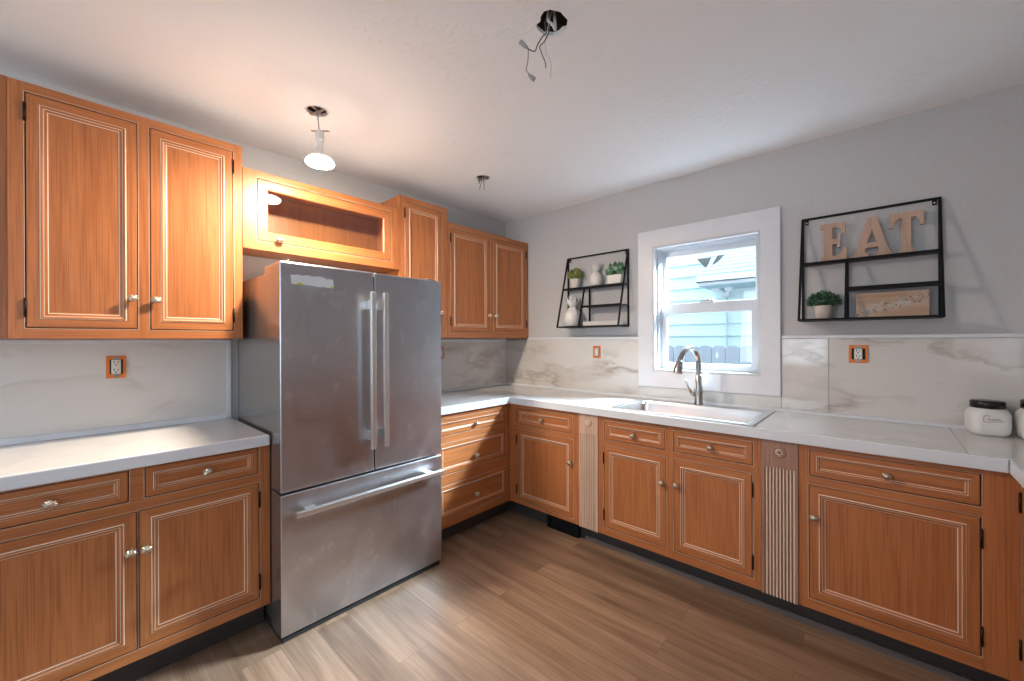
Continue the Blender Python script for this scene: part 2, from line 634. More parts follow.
def blob(c, r, n, jag, seed):
    rnd = random.Random(seed)
    return [(c[0] + r * (1 + jag * rnd.uniform(-1, 1)) * math.cos(2 * PI * k / n),
             c[1] + r * (1 + jag * rnd.uniform(-1, 1)) * math.sin(2 * PI * k / n)) for k in range(n)]


HOLES = [blob(cut_main, 0.056, 18, 0.22, 3), blob(cut_lamp, 0.047, 28, 0.02, 4), blob(cut_far, 0.047, 24, 0.05, 5)]
bm = bmesh.new()
edges = []
for loop in [[(-0.15, RY - 0.15), (RX + 0.15, RY - 0.15), (RX + 0.15, 0.16), (-0.15, 0.16)]] + HOLES:
    vs = [bm.verts.new((x, y, H)) for x, y in loop]
    edges += [bm.edges.new((vs[i], vs[(i + 1) % len(vs)])) for i in range(len(vs))]
bmesh.ops.triangle_fill(bm, use_beauty=True, use_dissolve=False, edges=edges)
kill = []
for f in bm.faces:
    c = f.calc_center_median()
    for ctr in (cut_main, cut_lamp, cut_far):
        if (c.x - ctr[0]) ** 2 + (c.y - ctr[1]) ** 2 < 0.035 ** 2:
            kill.append(f)
            break
bmesh.ops.delete(bm, geom=kill, context='FACES')
ext = bmesh.ops.extrude_face_region(bm, geom=list(bm.faces))
bmesh.ops.translate(bm, verts=[g for g in ext['geom'] if isinstance(g, bmesh.types.BMVert)], vec=(0, 0, 0.014))
bmesh.ops.recalc_face_normals(bm, faces=bm.faces)
me = bpy.data.meshes.new('ceiling')
bm.to_mesh(me)
bm.free()
me.materials.append(CEIL)
o = bpy.data.objects.new('ceiling', me)
COL.objects.link(o)
struct(o)

b = MB()
b.box(-0.15, 0.0, RY - 0.15, 0.16, 0.0, H)
struct(b.build('wall_left', WALL))
b = MB()
xs = [0.0, WX0, WX1, RX]
zs = [0.0, WZ0, WZ1, H]
b.slab(xs, zs, lambda i, j: not (i == 1 and j == 1), 0.0, 0.16, axis='y')
struct(b.build('wall_back', WALL))
# unseen walls; side opening is added for fill light, rear one matches a reflection
b = MB()
ys = [RY, -4.65, -3.35, 0.16]
b2 = MB()
xs = [RY - 0.15, -4.7, -3.3, 0.16]
zs = [0.0, 0.9, 2.2, H]
b2.slab(xs, zs, lambda i, j: not (i == 1 and j == 1), 0.0, 0.15, axis='y')
b2.v = [(RX + y, x, z) for x, y, z in b2.v]
struct(b2.build('wall_right', WALL))
b = MB()
xs = [0.0, 0.7, 2.05, RX]
zs = [0.0, 0.85, 2.3, H]
b.slab(xs, zs, lambda i, j: not (i == 1 and j == 1), RY - 0.15, RY, axis='y')
struct(b.build('wall_front', WALL))


b = MB()      # dark slab added outside the window wall to cut lamp bounce onto the fence
b.slab([-0.15, WX0 - 0.03, WX1 + 0.03, RX + 0.15], [-0.5, WZ0 - 0.03, WZ1 + 0.03, H + 0.25], lambda i, j: not (i == 1 and j == 1), 0.161, 0.185, axis='y')
struct(b.build('bounce_slab', plain('dark_absorber', (0.09, 0.05, 0.04), 0.9)))


def frame_window(name, axis, a0, a1, z0, z1, w):
    m = MB()
    t = 0.06
    xs = [a0, a0 + t, (a0 + a1) / 2 - 0.025, (a0 + a1) / 2 + 0.025, a1 - t, a1]
    zs = [z0, z0 + t, z1 - t, z1]
    m.slab(xs, zs, lambda i, j: j in (0, 2) or i in (0, 2, 4), w - 0.03, w + 0.03, axis='y')
    if axis == 'x':
        m.v = [(y, x, z) for x, y, z in m.v]
    return struct(m.build(name, WHITE))


frame_window('window_2', 'y', 0.7, 2.05, 0.85, 2.3, RY - 0.08)
frame_window('added_side_window', 'x', -4.7, -3.3, 0.9, 2.2, RX + 0.08)  # unseen window, added as an opening for fill light

# ------------------------------------------------------------------ sink window
b = MB()
b.slab([1.368, WX0, WX1, 2.259], [1.002, WZ0, WZ1, 2.131], lambda i, j: not (i == 1 and j == 1), -0.022, -0.001, axis='y')
win = b.build('window_1', WHITE, bevel=0.002)
tag(win, kind='structure')
b = MB()      # jamb boards with the vinyl tracks
b.slab([WX0, WX0 + 0.012, WX1 - 0.012, WX1], [WZ0, WZ0 + 0.014, WZ1 - 0.014, WZ1], lambda i, j: not (i == 1 and j == 1), -0.018, 0.15, axis='y')
for x0, x1 in ((WX0 + 0.012, WX0 + 0.026), (WX1 - 0.026, WX1 - 0.012)):
    for y0 in (0.030, 0.066, 0.106):
        b.box(x0, x1, y0, y0 + 0.010, WZ0 + 0.014, WZ1 - 0.014)
for y0 in (0.030, 0.066, 0.106):
    b.box(WX0 + 0.026, WX1 - 0.026, y0, y0 + 0.010, WZ1 - 0.026, WZ1 - 0.014)
b.build('jamb', VINYL, win)


def sash(name, x0, x1, z0, z1, y0, y1, l, r, bt, tp):
    m = MB()
    m.slab([x0, x0 + l, x1 - r, x1], [z0, z0 + bt, z1 - tp, z1], lambda i, j: not (i == 1 and j == 1), y0, y1, axis='y')
    s = m.build(name, VINYL, win, bevel=0.003)
    g = MB()
    g.box(x0 + l - 0.004, x1 - r + 0.004, (y0 + y1) / 2 - 0.002, (y0 + y1) / 2 + 0.002, z0 + bt - 0.004, z1 - tp + 0.004)
    g.build('pane', GLASS, s)
    return s


upper = sash('upper_sash', WX0 + 0.014, WX1 - 0.014, 1.535, WZ1 - 0.016, 0.117, 0.147, 0.036, 0.040, 0.05, 0.052)
lower = sash('lower_sash', WX0 + 0.014, WX1 - 0.014, WZ0 + 0.015, 1.60, 0.077, 0.105, 0.050, 0.056, 0.046, 0.074)
b = MB()
b.box(1.775, 1.865, 0.062, 0.100, 1.6005, 1.612)
b.lathe([(0.014, 1.612), (0.014, 1.620), (0.0, 1.622)], 14, (1.82, 0.085, 0))
b.bar((1.82, 0.085, 1.619), (1.86, 0.075, 1.619), 0.012, 0.006)
b.build('sash_lock', VINYL, win)

# ------------------------------------------------------------------ cabinets
def bev_rings(w, h, sc):
    """rectangular rings of a raised-moulding front: (inset, depth, material of the strip that follows)"""
    return [(0.0, 0.002, 'g'), (0.002, 0.0, 'g'), (0.030 * sc, 0.0, 'w'), (0.0328 * sc, -0.0025, 'g'), (0.036 * sc, -0.0025, 'g'),
            (0.039 * sc, 0.002, 'w'), (0.0412 * sc, 0.002, 'g'), (0.0485 * sc, 0.0045, 'w'), (0.0508 * sc, 0.006, 'g'), (0.055 * sc, 0.007, 'g')]


def front_panel(x0, x1, z0, z1, t, sc, horiz_panel=False, glazed=None):
    m = MB()
    rings = bev_rings(x1 - x0, z1 - z0, sc)
    if glazed:
        rings = [(0.0, 0.002, 'g'), (0.002, 0.0, 'g'), (glazed - 0.006, 0.0, 'g'), (glazed, 0.006, 'g'), (glazed, t, 'g')]
    prev = None

    def rect(i, y):
        return [(x0 + i, y, z0 + i), (x1 - i, y, z0 + i), (x1 - i, y, z1 - i), (x0 + i, y, z1 - i)]
    rs = [rect(0.0, t)] + [rect(i, y) for i, y, _ in rings]
    ms = ['g'] + [k for _, _, k in rings]
    for k in range(len(rs) - 1):
        a, c = rs[k], rs[k + 1]
        for e in range(4):
            f = (e + 1) % 4
            mi = 2 if ms[k] == 'w' else (1 if e in (0, 2) else 0)
            m.quad([a[e], a[f], c[f], c[e]], mi)
    if glazed:
        a, c = rs[0], rs[-1]
        for e in range(4):
            f = (e + 1) % 4
            m.quad([a[e], a[f], c[f], c[e]], 0)
    else:
        m.quad(rs[-1], 1 if horiz_panel else 0)
        m.quad(rs[0], 0)
    return m


def knob_mesh():
    m = MB()
    m.lathe([(0.009, 0.0), (0.009, -0.002), (0.0055, -0.004), (0.0055, -0.014)], 12, axis='y')
    m.lathe([(0.006, -0.012), (0.0170, -0.0145), (0.0210, -0.018), (0.0185, -0.0225)], 60, axis='y', flute=12, depth=0.26, sx=1.0, sy=0.84, smooth=False)
    m.lathe([(0.0185, -0.0225), (0.0115, -0.0265), (0.0065, -0.0275)], 60, axis='y', flute=12, depth=0.26, sx=1.0, sy=0.84, smooth=False)
    m.lathe([(0.0066, -0.0255), (0.0058, -0.0290), (0.0, -0.0300)], 16, axis='y', sx=1.0, sy=0.84)
    return m


KNOB_ME = None


def add_knob(parent, x, z, label=None):
    global KNOB_ME
    if KNOB_ME is None:
        o = knob_mesh().build('knob', PEWTER, parent)
        KNOB_ME = o.data
    else:
        o = bpy.data.objects.new('knob', KNOB_ME)
        COL.objects.link(o)
        o.parent = parent
    o.location = (x, -0.0005, z)
    return o


def add_hinge(parent, x, z):
    m = MB()
    m.lathe([(0.0042, -0.032), (0.0042, 0.032)], 10, (x, -0.003, z))
    m.lathe([(0.0022, 0.032), (0.004, 0.035), (0.0, 0.038)], 10, (x, -0.003, z))
    m.lathe([(0.0, -0.038), (0.004, -0.035), (0.0022, -0.032)], 10, (x, -0.003, z))
    m.box(x - 0.004, x + 0.004, -0.0012, 0.004, z - 0.03, z + 0.03)
    return m.build('hinge', HINGE, parent)


def cabinet(name, label, cat, loc, rz, w, z0, z1, depth, ops, toe=None, group=None, base=False):
    """local frame: x along the run, face at y=0, body towards +y"""
    root = thing(name, label, cat, (loc[0], loc[1], 0.0 if base else z0), rz, group)
    zo = 0.0 if base else z0
    Z0, Z1 = z0 - zo, z1 - zo
    # face frame out of stiles and rails
    xs = sorted(set([0.0, w] + [v for o in ops for v in (o['x0'], o['x1'])]))
    zs = sorted(set([Z0, Z1] + [v - zo for o in ops for v in (o['z0'], o['z1'])]))

    def is_open(i, j):
        cx, cz = (xs[i] + xs[i + 1]) / 2, (zs[j] + zs[j + 1]) / 2 + zo
        return any(o['x0'] < cx < o['x1'] and o['z0'] < cz < o['z1'] for o in ops)
    ff = MB()

    def grain(i, j):
        return 0 if not any(is_open(i, q) for q in range(len(zs) - 1)) else 1
    ff.slab(xs, zs, lambda i, j: not is_open(i, j), 0.0, 0.019, axis='y', mfun=grain)
    for o in ops:     # thin worn line round every opening
        e = 0.0015
        X0, X1, A, B = o['x0'], o['x1'], o['z0'] - zo, o['z1'] - zo
        ff.slab([X0 - e, X0, X1, X1 + e], [A - e, A, B, B + e], lambda i, j: not (i == 1 and j == 1), -0.0006, 0.001, axis='y', m=2)
    ff.build('face_frame', [WV, WH, WASHED_RIDGE], root)
    cb = MB()
    t = 0.016
    cb.box(0.0, t, 0.0195, depth, Z0, Z1)
    cb.box(w - t, w, 0.0195, depth, Z0, Z1)
    cb.box(t, w - t, 0.0195, depth, Z0 + 0.012, Z0 + 0.028)
    if not base:      # base units are open at the top, under the worktop
        cb.box(t, w - t, 0.0195, depth, Z1 - 0.028, Z1 - 0.012)
    cb.box(t, w - t, depth - 0.008, depth, Z0 + 0.028, Z1 - 0.028)
    cb.build('carcass', WV, root)
    if toe:
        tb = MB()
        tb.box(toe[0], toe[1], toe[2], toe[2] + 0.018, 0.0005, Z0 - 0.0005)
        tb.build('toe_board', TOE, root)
    g = 0.0036
    for o in ops:
        a, c, lo, hi = o['x0'] + g, o['x1'] - g, o['z0'] - zo + g, o['z1'] - zo - g
        k = o['kind']
        if k == 'door':
            ob = front_panel(a, c, lo, hi, 0.019, o.get('sc', 1.12)).build('door', [WV, WH, WASHED_RIDGE], root)
        elif k == 'drawer':
            m = front_panel(a, c, lo, hi, 0.019, o.get('sc', 0.74), True)
            m.box(a + 0.012, c - 0.012, 0.0192, min(depth - 0.03, 0.45), lo + 0.012, hi - 0.02, 1)
            ob = m.build('drawer', [WV, WH, WASHED_RIDGE], root)
        elif k == 'glass_door':
            gz = o['glazed']
            ob = front_panel(a, c, lo, hi, 0.019, 1.0, glazed=gz).build('door', [WV, WH, WASHED_RIDGE], root)
            gm = MB()
            gm.box(a + gz - 0.006, c - gz + 0.006, 0.009, 0.012, lo + gz - 0.006, hi - gz + 0.006)
            gm.build('glass_pane', GLASS, ob)
        if 'knob' in o:
            add_knob(ob, o['knob'][0], o['knob'][1] - zo)
        hs = o.get('hinge')
        if hs:
            hx = o['x0'] + 0.0005 if hs == 'L' else o['x1'] - 0.0005
            dz = (hi - lo)
            for zz in (lo + min(0.075, dz * 0.18), hi - min(0.075, dz * 0.18)):
                add_hinge(ob, hx, zz)
    return root


def D(x0, x1, z0, z1, hinge=None, knob=None, kind='door', **kw):
    d = dict(kind=kind, x0=x0, x1=x1, z0=z0, z1=z1, **kw)
    if hinge:
        d['hinge'] = hinge
    if knob:
        d['knob'] = knob
    return d


XU = 0.2889       # front plane of the wall cabinets on the left wall
LW = PI / 2       # left-wall cabinets face +x


def lwall(y0, rel):
    return [v - y0 for v in rel]


# tall upper pair at left
y0 = -3.025
uc = cabinet('wall_cabinet', 'large two-door oak wall cabinet left of the refrigerator, above the short counter', 'cabinet', (XU, y0), LW, 0.7545, 1.356, 2.338, 0.285, [
    D(-2.984 - y0, -2.664 - y0, 1.396, 2.303, 'L', (-2.683 - y0, 1.532)),
    D(-2.626 - y0, -2.308 - y0, 1.394, 2.302, 'R', (-2.606 - y0, 1.529))])
b = MB()      # filler board closing the run at the far left (cabinet's local frame)
b.box(-0.130, -0.001, 0.0139, 0.285, 0.0, 0.989)
b.build('filler_panel', WV, uc, bevel=0.001)
# glass-fronted cabinet over the refrigerator
y0 = -2.268
gc = cabinet('wall_cabinet', 'wide low oak wall cabinet with one glass door above the refrigerator', 'cabinet', (XU, y0), LW, 0.914, 1.824, 2.236, 0.285, [
    D(-2.204 - y0, -1.421 - y0, 1.872, 2.200, None, (-2.100 - y0, 1.888), 'glass_door', glazed=0.050)])
b = MB()
b.box(-0.0005, 0.019, -0.003, -0.0001, 0.0, 0.412)
b.build('filler_strip', WV, gc)
# narrow tall upper
y0 = -1.352
cabinet('wall_cabinet', 'narrow tall one-door oak wall cabinet right of the glass-door cabinet', 'cabinet', (XU, y0), LW, 0.405, 1.364, 2.334, 0.285, [
    D(-1.314 - y0, -0.992 - y0, 1.403, 2.299, 'L', (-1.012 - y0, 1.546))])
# corner uppers
y0 = -0.9445
cabinet('wall_cabinet', 'two-door oak wall cabinet in the corner of the two kitchen walls', 'cabinet', (XU, y0), LW, 0.9415, 1.361, 2.236, 0.285, [
    D(-0.916 - y0, -0.494 - y0, 1.409, 2.201, 'L', (-0.513 - y0, 1.548)),
    D(-0.458 - y0, -0.032 - y0, 1.412, 2.199, 'R', (-0.437 - y0, 1.547))])

# base cabinet left of the refrigerator
XB = 0.61
y0 = -3.145
cabinet('base_cabinet', 'oak base cabinet with two drawers over two doors, left of the refrigerator', 'cabinet', (XB, y0), LW, 0.900, 0.129, 0.865, 0.60, [
    D(-3.105 - y0, -2.719 - y0, 0.738, 0.858, None, (-2.916 - y0, 0.795), 'drawer'),
    D(-2.677 - y0, -2.290 - y0, 0.740, 0.860, None, (-2.481 - y0, 0.800), 'drawer'),
    D(-3.105 - y0, -2.6965 - y0, 0.169, 0.698, 'L', (-2.717 - y0, 0.550)),
    D(-2.6955 - y0, -2.287 - y0, 0.170, 0.700, 'R', (-2.674 - y0, 0.549))], toe=(0.002, 0.898, 0.09), base=True)
# drawer base in the corner, right of the refrigerator
y0 = -1.322
cabinet('base_cabinet', 'oak base cabinet of three stacked drawers between the refrigerator and the corner', 'cabinet', (XB, y0), LW, 0.711, 0.124, 0.865, 0.60, [
    D(-1.285 - y0, -0.650 - y0, 0.722, 0.832, None, (-0.963 - y0, 0.765), 'drawer'),
    D(-1.285 - y0, -0.645 - y0, 0.466, 0.674, None, (-0.962 - y0, 0.545), 'drawer', sc=0.85),
    D(-1.285 - y0, -0.640 - y0, 0.178, 0.396, None, (-0.960 - y0, 0.275), 'drawer', sc=0.85)], toe=(0.002, 0.80, 0.09), base=True)

YB = -0.61
x0 = 0.6105
cabinet('base_cabinet', 'oak base cabinet with one drawer over one door in the corner under the window wall', 'cabinet', (x0, YB), 0, 0.622, 0.124, 0.865, 0.595, [
    D(0.677 - x0, 1.179 - x0, 0.715, 0.837, None, (0.922 - x0, 0.777), 'drawer'),
    D(0.681 - x0, 1.186 - x0, 0.150, 0.680, 'L', (1.166 - x0, 0.525))], toe=(-0.09, 0.622, 0.09), base=True)
x0 = 1.376
cabinet('base_cabinet', 'oak sink base cabinet with two drawer fronts over two doors below the window', 'cabinet', (x0, YB), 0, 0.8935, 0.124, 0.865, 0.595, [
    D(1.417 - x0, 1.804 - x0, 0.720, 0.837, None, (1.612 - x0, 0.775), 'drawer'),
    D(1.845 - x0, 2.236 - x0, 0.722, 0.838, None, (2.042 - x0, 0.779), 'drawer'),
    D(1.414 - x0, 1.808 - x0, 0.171, 0.683, 'L', (1.786 - x0, 0.537)),
    D(1.848 - x0, 2.234 - x0, 0.172, 0.683, 'R', (1.866 - x0, 0.540))], toe=(-0.142, 1.0425, 0.09), base=True)
x0 = 2.419
cabinet('base_cabinet', 'oak base cabinet with one wide drawer over one wide door right of the sink', 'cabinet', (x0, YB), 0, 0.644, 0.124, 0.865, 0.595, [
    D(2.459 - x0, 2.973 - x0, 0.723, 0.845, None, (2.718 - x0, 0.783), 'drawer'),
    D(2.456 - x0, 2.973 - x0, 0.171, 0.687, 'R', (2.478 - x0, 0.543))], toe=(0.0, 0.644, 0.09), base=True)
# the return at the far right, its doors facing the refrigerator
cabinet('base_cabinet', 'oak base cabinet of the return at the far right edge, seen edge-on', 'cabinet', (3.0635, YB - 0.0005), -PI / 2, 1.12, 0.124, 0.865, 0.595, [
    D(0.012, 0.52, 0.171, 0.845, 'L', (0.50, 0.54)),
    D(0.56, 1.08, 0.171, 0.845, 'R', (0.58, 0.54))], toe=(0.0, 1.12, 0.09), base=True)


def pilaster(label, x0, w, wash):
    root = thing('fluted_pilaster', label, 'pilaster', (x0, YB, 0.0), 0, 'fluted pilasters between the base cabinets')
    zb, zt, zs = 0.122, 0.864, 0.735
    n, edge = 9, 0.012
    pitch = (w - 2 * edge) / n
    prof = [(0.0, 0.015), (0.0, -0.006), (edge, -0.006)]
    pm = [0, 0]
    x = edge
    for k in range(n):
        prof += [(x + pitch * 0.22, -0.0005), (x + pitch * 0.50, 0.0008), (x + pitch * 0.74, -0.0055), (x + pitch, -0.006)]
        pm += [0, 0, 1, 1]
        x += pitch
    prof += [(w, -0.006), (w, 0.015)]
    pm += [0, 0]
    m = MB()
    for (xa, ya), (xb, yb), mi in zip(prof[:-1], prof[1:], pm + [0, 0]):
        m.quad([(xa, ya, zb), (xb, yb, zb), (xb, yb, zs), (xa, ya, zs)], mi)
    m.quad([(x_, y_, zb) for x_, y_ in prof][::-1], 0)
    m.quad([(x_, y_, zs) for x_, y_ in prof], 0)
    m.quad([(0, 0.015, zb), (0, 0.015, zs), (w, 0.015, zs), (w, 0.015, zb)], 0)
    m.box(0, w, -0.006, 0.015, zs, zt, 0)
    m.build('shaft', [wash, WASHED_RIDGE], root, fix=True)
    r = MB()
    c = (w / 2 + 0.001, -0.006, 0.811)
    r.lathe([(0.026, 0.0), (0.026, -0.003), (0.023, -0.006), (0.020, -0.003), (0.0165, -0.003)], 32, c, 'y', 0)
    r.lathe([(0.0175, -0.0028), (0.0155, -0.006), (0.011, -0.0075), (0.0095, -0.003)], 36, c, 'y', 1, flute=9, depth=0.2)
    r.lathe([(0.008, -0.0028), (0.0065, -0.008), (0.0, -0.0095)], 20, c, 'y', 0)
    r.build('rosette', [wash, WASHED_RIDGE], root)


pilaster('narrow fluted pale wood pilaster between the corner cabinet and the sink cabinet', 1.2345, 0.140, WASH)
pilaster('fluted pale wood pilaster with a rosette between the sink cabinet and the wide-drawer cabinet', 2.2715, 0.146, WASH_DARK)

# shoe strip on the floor before the toe boards
b = MB()
b.box(1.23, 3.17, -0.532, -0.5205, 0.0, 0.028)
struct(b.build('trim_1', plain('grey_shoe_strip', (0.16, 0.13, 0.12), 0.6)))

# ------------------------------------------------------------------ worktops
b = MB()
SX0, SX1, SY0, SY1 = 1.462, 2.206, -0.560, -0.075     # sink cut-out
xs = [0.0, 0.622, SX0, SX1, 2.940]
ys = [-1.330, -0.622, SY0, SY1, -0.0]
def keep(i, j):
    if i == 0:
        return True
    if j == 0:
        return False
    return not (i == 2 and j == 2)
b.slab(xs, ys, keep, 0.866, CT)
wm = b.build('worktop', COUNTER, bevel=0.001)
tag(wm, 'white marbled worktop running from the refrigerator round the corner and past the sink', 'worktop')
b = MB()
b.slab([0.6222, 0.635, 3.0335], [-1.330, -0.635, -0.6222], lambda i, j: i == 0 or j == 1, 0.866, CT)
b.build('front_edge', WHITE, wm, bevel=0.003)
b = MB()
b.slab([2.9415, 3.0475, RX], [-1.76, -0.6215, -0.0], lambda i, j: i == 1 or j == 1, 0.866, CT)
wr_ = b.build('worktop', COUNTER, bevel=0.001)
b = MB()
b.box(3.0345, 3.0473, -1.76, -0.636, 0.866, CT)
b.build('front_edge', WHITE, wr_, bevel=0.003)
tag(wr_, 'white marbled worktop return at the far right edge, carrying the canister', 'worktop')
b = MB()
b.box(0.0, 0.622, -3.155, -2.256, 0.866, CT)
wl = b.build('worktop', COUNTER, bevel=0.001)
b = MB()
b.box(0.6222, 0.635, -3.155, -2.256, 0.866, CT)
b.build('front_edge', WHITE, wl, bevel=0.004)
tag(wl, 'short white marbled worktop left of the refrigerator', 'worktop')
b = MB()
b.box(0.60, 0.6365, -2.2555, -2.253, 0.868, CT - 0.003)
b.build('end_cap', WHITE, wl, bevel=0.001)

# ------------------------------------------------------------------ backsplash and its trim
def panel(name, bx, label):
    m = MB()
    m.box(*bx)
    return tag(m.build(name, SPLASH, bevel=0.001), label, 'backsplash')


ZT = 1.345
panel('backsplash_panel', (0.0005, 0.009, -3.155, -2.281, 0.916, 1.352), 'marble backsplash panel under the large wall cabinet, with a lone orange outlet box')
panel('backsplash_panel', (0.0005, 0.009, -1.345, -0.0095, 0.916, 1.352), 'shaded marble backsplash panel under the corner cabinet on the left wall')
panel('backsplash_panel', (0.0005, 1.366, -0.009, -0.0005, 0.916, ZT), 'veined marble backsplash panel between the corner and the window')
panel('backsplash_panel', (1.3675, 2.2595, -0.009, -0.0005, 0.916, 1.0005), 'low strip of marble backsplash under the window casing')
panel('backsplash_panel', (2.261, 2.483, -0.009, -0.0005, 0.916, ZT), 'narrow glossy marble backsplash panel just right of the window')
panel('backsplash_panel', (2.485, 3.669, -0.009, -0.0005, 0.916, ZT), 'wide veined marble backsplash panel under the shelf with the letters')


def qround(name, a, c, h, d, side):
    """quarter-round strip from a to c; side is the direction it stands out to"""
    m = MB()
    a, c = Vector(a), Vector(c)
    s = Vector(side)
    pr = [(0, 0), (d, 0)] + [(d * math.cos(t), h * math.sin(t)) for t in [PI / 2 * k / 6 for k in range(1, 6)]] + [(0, h)]
    n = len(pr)
    vs = [q + s * u + Vector((0, 0, v)) for q in (a, c) for u, v in pr]
    fs = [tuple(range(n)), tuple(range(2 * n - 1, n - 1, -1))] + [(k, (k + 1) % n, n + (k + 1) % n, n + k) for k in range(n)]
    m.mesh(vs, fs)
    return struct(m.build(name, WHITE))


qround('trim_2', (0.012, -0.0095, CT + 0.001), (3.66, -0.0095, CT + 0.001), 0.017, 0.014, (0, -1, 0))
qround('trim_3', (0.0095, -1.34, CT + 0.001), (0.0095, -0.025, CT + 0.001), 0.020, 0.016, (1, 0, 0))
qround('trim_4', (0.0095, -3.155, CT + 0.001), (0.0095, -2.281, CT + 0.001), 0.026, 0.012, (1, 0, 0))
b = MB()
b.box(0.292, 1.367, -0.016, -0.0005, ZT + 0.001, 1.365)
struct(b.build('trim_5', WHITE, bevel=0.003))
b = MB()
b.box(2.260, 3.669, -0.016, -0.0005, ZT + 0.001, 1.365)
struct(b.build('trim_6', WHITE, bevel=0.003))
b = MB()
b.box(0.0095, 0.018, -3.155, -2.279, 1.336, 1.3545)
struct(b.build('trim_7', WHITE, bevel=0.003))
b = MB()
b.box(0.0005, 0.014, -2.280, -2.257, CT + 0.001, 1.3545)
struct(b.build('trim_8', WHITE, bevel=0.003))
b = MB()
b.box(0.0095, 0.018, -1.34, -0.012, 1.330, 1.352)
struct(b.build('trim_9', WHITE, bevel=0.003))
b = MB()        # loose length of trim lying along the left wall
b.bar((0.055, -1.30, CT + 0.006), (0.030, -0.06, CT + 0.012), 0.018, 0.010)
tag(b.build('trim_strip', WHITE, bevel=0.002), 'loose white trim strip lying at the back of the worktop between refrigerator and corner', 'trim')


# ------------------------------------------------------------------ outlets
def outlet(label, loc, rz, w=0.070, h=0.100, group='outlets in bare orange boxes'):
    root = thing('outlet', label, 'outlet', loc, rz, group)
    m = MB()
    m.slab([-w / 2, -w / 2 + 0.012, w / 2 - 0.010, w / 2], [-h / 2, -h / 2 + 0.018, h / 2 - 0.018, h / 2], lambda i, j: not (i == 1 and j == 1), -0.006, 0.0, axis='y')
    m.build('box_rim', ORANGE, root, bevel=0.001)
    m = MB()
    m.box(-w / 2 + 0.012, w / 2 - 0.010, -0.0012, -0.0002, -h / 2 + 0.018, h / 2 - 0.018)
    m.build('box_opening', DARKGAP, root)
    m = MB()
    pw, ph = 0.033, h - 0.038
    m.box(-pw / 2, pw / 2, -0.012, -0.0014, -ph / 2, ph / 2)
    rc = m.build('receptacle', OUTLET, root, bevel=0.003)
    m = MB()
    for cz in (ph * 0.26, -ph * 0.26):
        m.box(-0.0085, -0.0055, -0.0125, -0.0115, cz, cz + 0.010)
        m.box(0.0050, 0.0078, -0.0125, -0.0115, cz, cz + 0.008)
        m.lathe([(0.003, -0.0126), (0.003, -0.0115)], 10, (-0.0005, 0, cz - 0.008), 'y')
    m.build('slots', DARKGAP, rc)
    for s in (1, -1):
        m = MB()
        m.box(-0.011, 0.011, -0.0078, -0.0062, s * (ph / 2 + 0.001), s * (ph / 2 + 0.013))
        m.lathe([(0.0035, -0.0062), (0.0035, -0.0095), (0.0, -0.010)], 10, (0, 0, s * (ph / 2 + 0.007)), 'y')
        m.build('mounting_strap', TIN, root)
    return root


outlet('white outlet in an orange box on the left wall under the large wall cabinet', (0.0092, -2.720, 1.223), LW, 0.068, 0.106)
outlet('white outlet in an orange box beside the right edge of the refrigerator', (0.0092, -0.800, 1.240), LW)
outlet('white outlet in an orange box below the shelf with the pineapples', (1.013, -0.0092, 1.245), 0, 0.066, 0.098)
outlet('white outlet in an orange box below the shelf with the letters', (2.609, -0.0092, 1.262), 0, 0.078, 0.095)

# ------------------------------------------------------------------ refrigerator
FX, FY0, FW = 0.754, -2.2458, 0.8806
fr = thing('refrigerator', 'stainless french-door refrigerator with a freezer drawer, between the base cabinets', 'refrigerator', (FX, FY0, 0.0), LW)
m = MB()
m.box(0.006, FW - 0.006, 0.128, 0.690, 0.045, 1.664)
m.build('body', FRIDGE_SIDE, fr, bevel=0.004)
m = MB()
m.box(0.01, FW - 0.01, 0.012, 0.40, 0.002, 0.0315)
m.build('base_grille', DARKGAP, fr)
SEAM = 0.664
GAPX = 0.448
def steel_door(name, x0, x1, z0, z1):
    q = MB()
    q.box(x0, x1, 0.0, 0.118, z0, z1)
    q.m = [1 if k in (3, 5) else 0 for k in range(6)]
    return q.build(name, [STEEL, FRIDGE_SIDE], fr, bevel=0.006, seg=3)
dl = steel_door('door', 0.0, GAPX - 0.003, SEAM + 0.005, 1.696)
dr = steel_door('door', GAPX + 0.003, FW, SEAM + 0.005, 1.696)
dw = steel_door('freezer_drawer', 0.0, FW, 0.032, SEAM - 0.005)
def vbar(parent, x, z0, z1):
    q = MB()
    q.box(x - 0.013, x + 0.013, -0.066, -0.046, z0, z1)
    for zz in (z0 + 0.065, z1 - 0.065):
        q.box(x - 0.009, x + 0.009, -0.047, -0.0005, zz - 0.024, zz + 0.024)
    return q.build('handle', CHROME, parent, bevel=0.003)
vbar(dl, GAPX - 0.036, 0.795, 1.590)
vbar(dr, GAPX + 0.034, 0.795, 1.590)
q = MB()
q.box(0.045, FW - 0.030, -0.066, -0.044, 0.566, 0.590)
for xx in (0.115, FW - 0.115):
    q.box(xx - 0.024, xx + 0.024, -0.047, -0.0005, 0.568, 0.588)
q.build('handle', CHROME, dw, bevel=0.003)
for xx in (0.05, FW - 0.05):
    q = MB()
    q.box(xx - 0.035, xx + 0.035, 0.03, 0.127, 1.6965, 1.708)
    q.box(xx - 0.035, xx + 0.035, 0.128, 0.26, 1.6645, 1.701)
    q.lathe([(0.010, 1.708), (0.010, 1.714), (0.0, 1.714)], 14, (xx, 0.06, 0))
    q.build('hinge_cover', FRIDGE_SIDE, fr, bevel=0.003)
rnd = random.Random(11)
top = [(0.044 + 0.19 * k / 12, 1.640 + rnd.uniform(-0.006, 0.006) + (0.004 if 3 < k < 9 else 0)) for k in range(13)]
bot = [(0.048 + 0.19 * k / 12, 1.598 + rnd.uniform(-0.003, 0.003)) for k in range(13)]
q = MB()
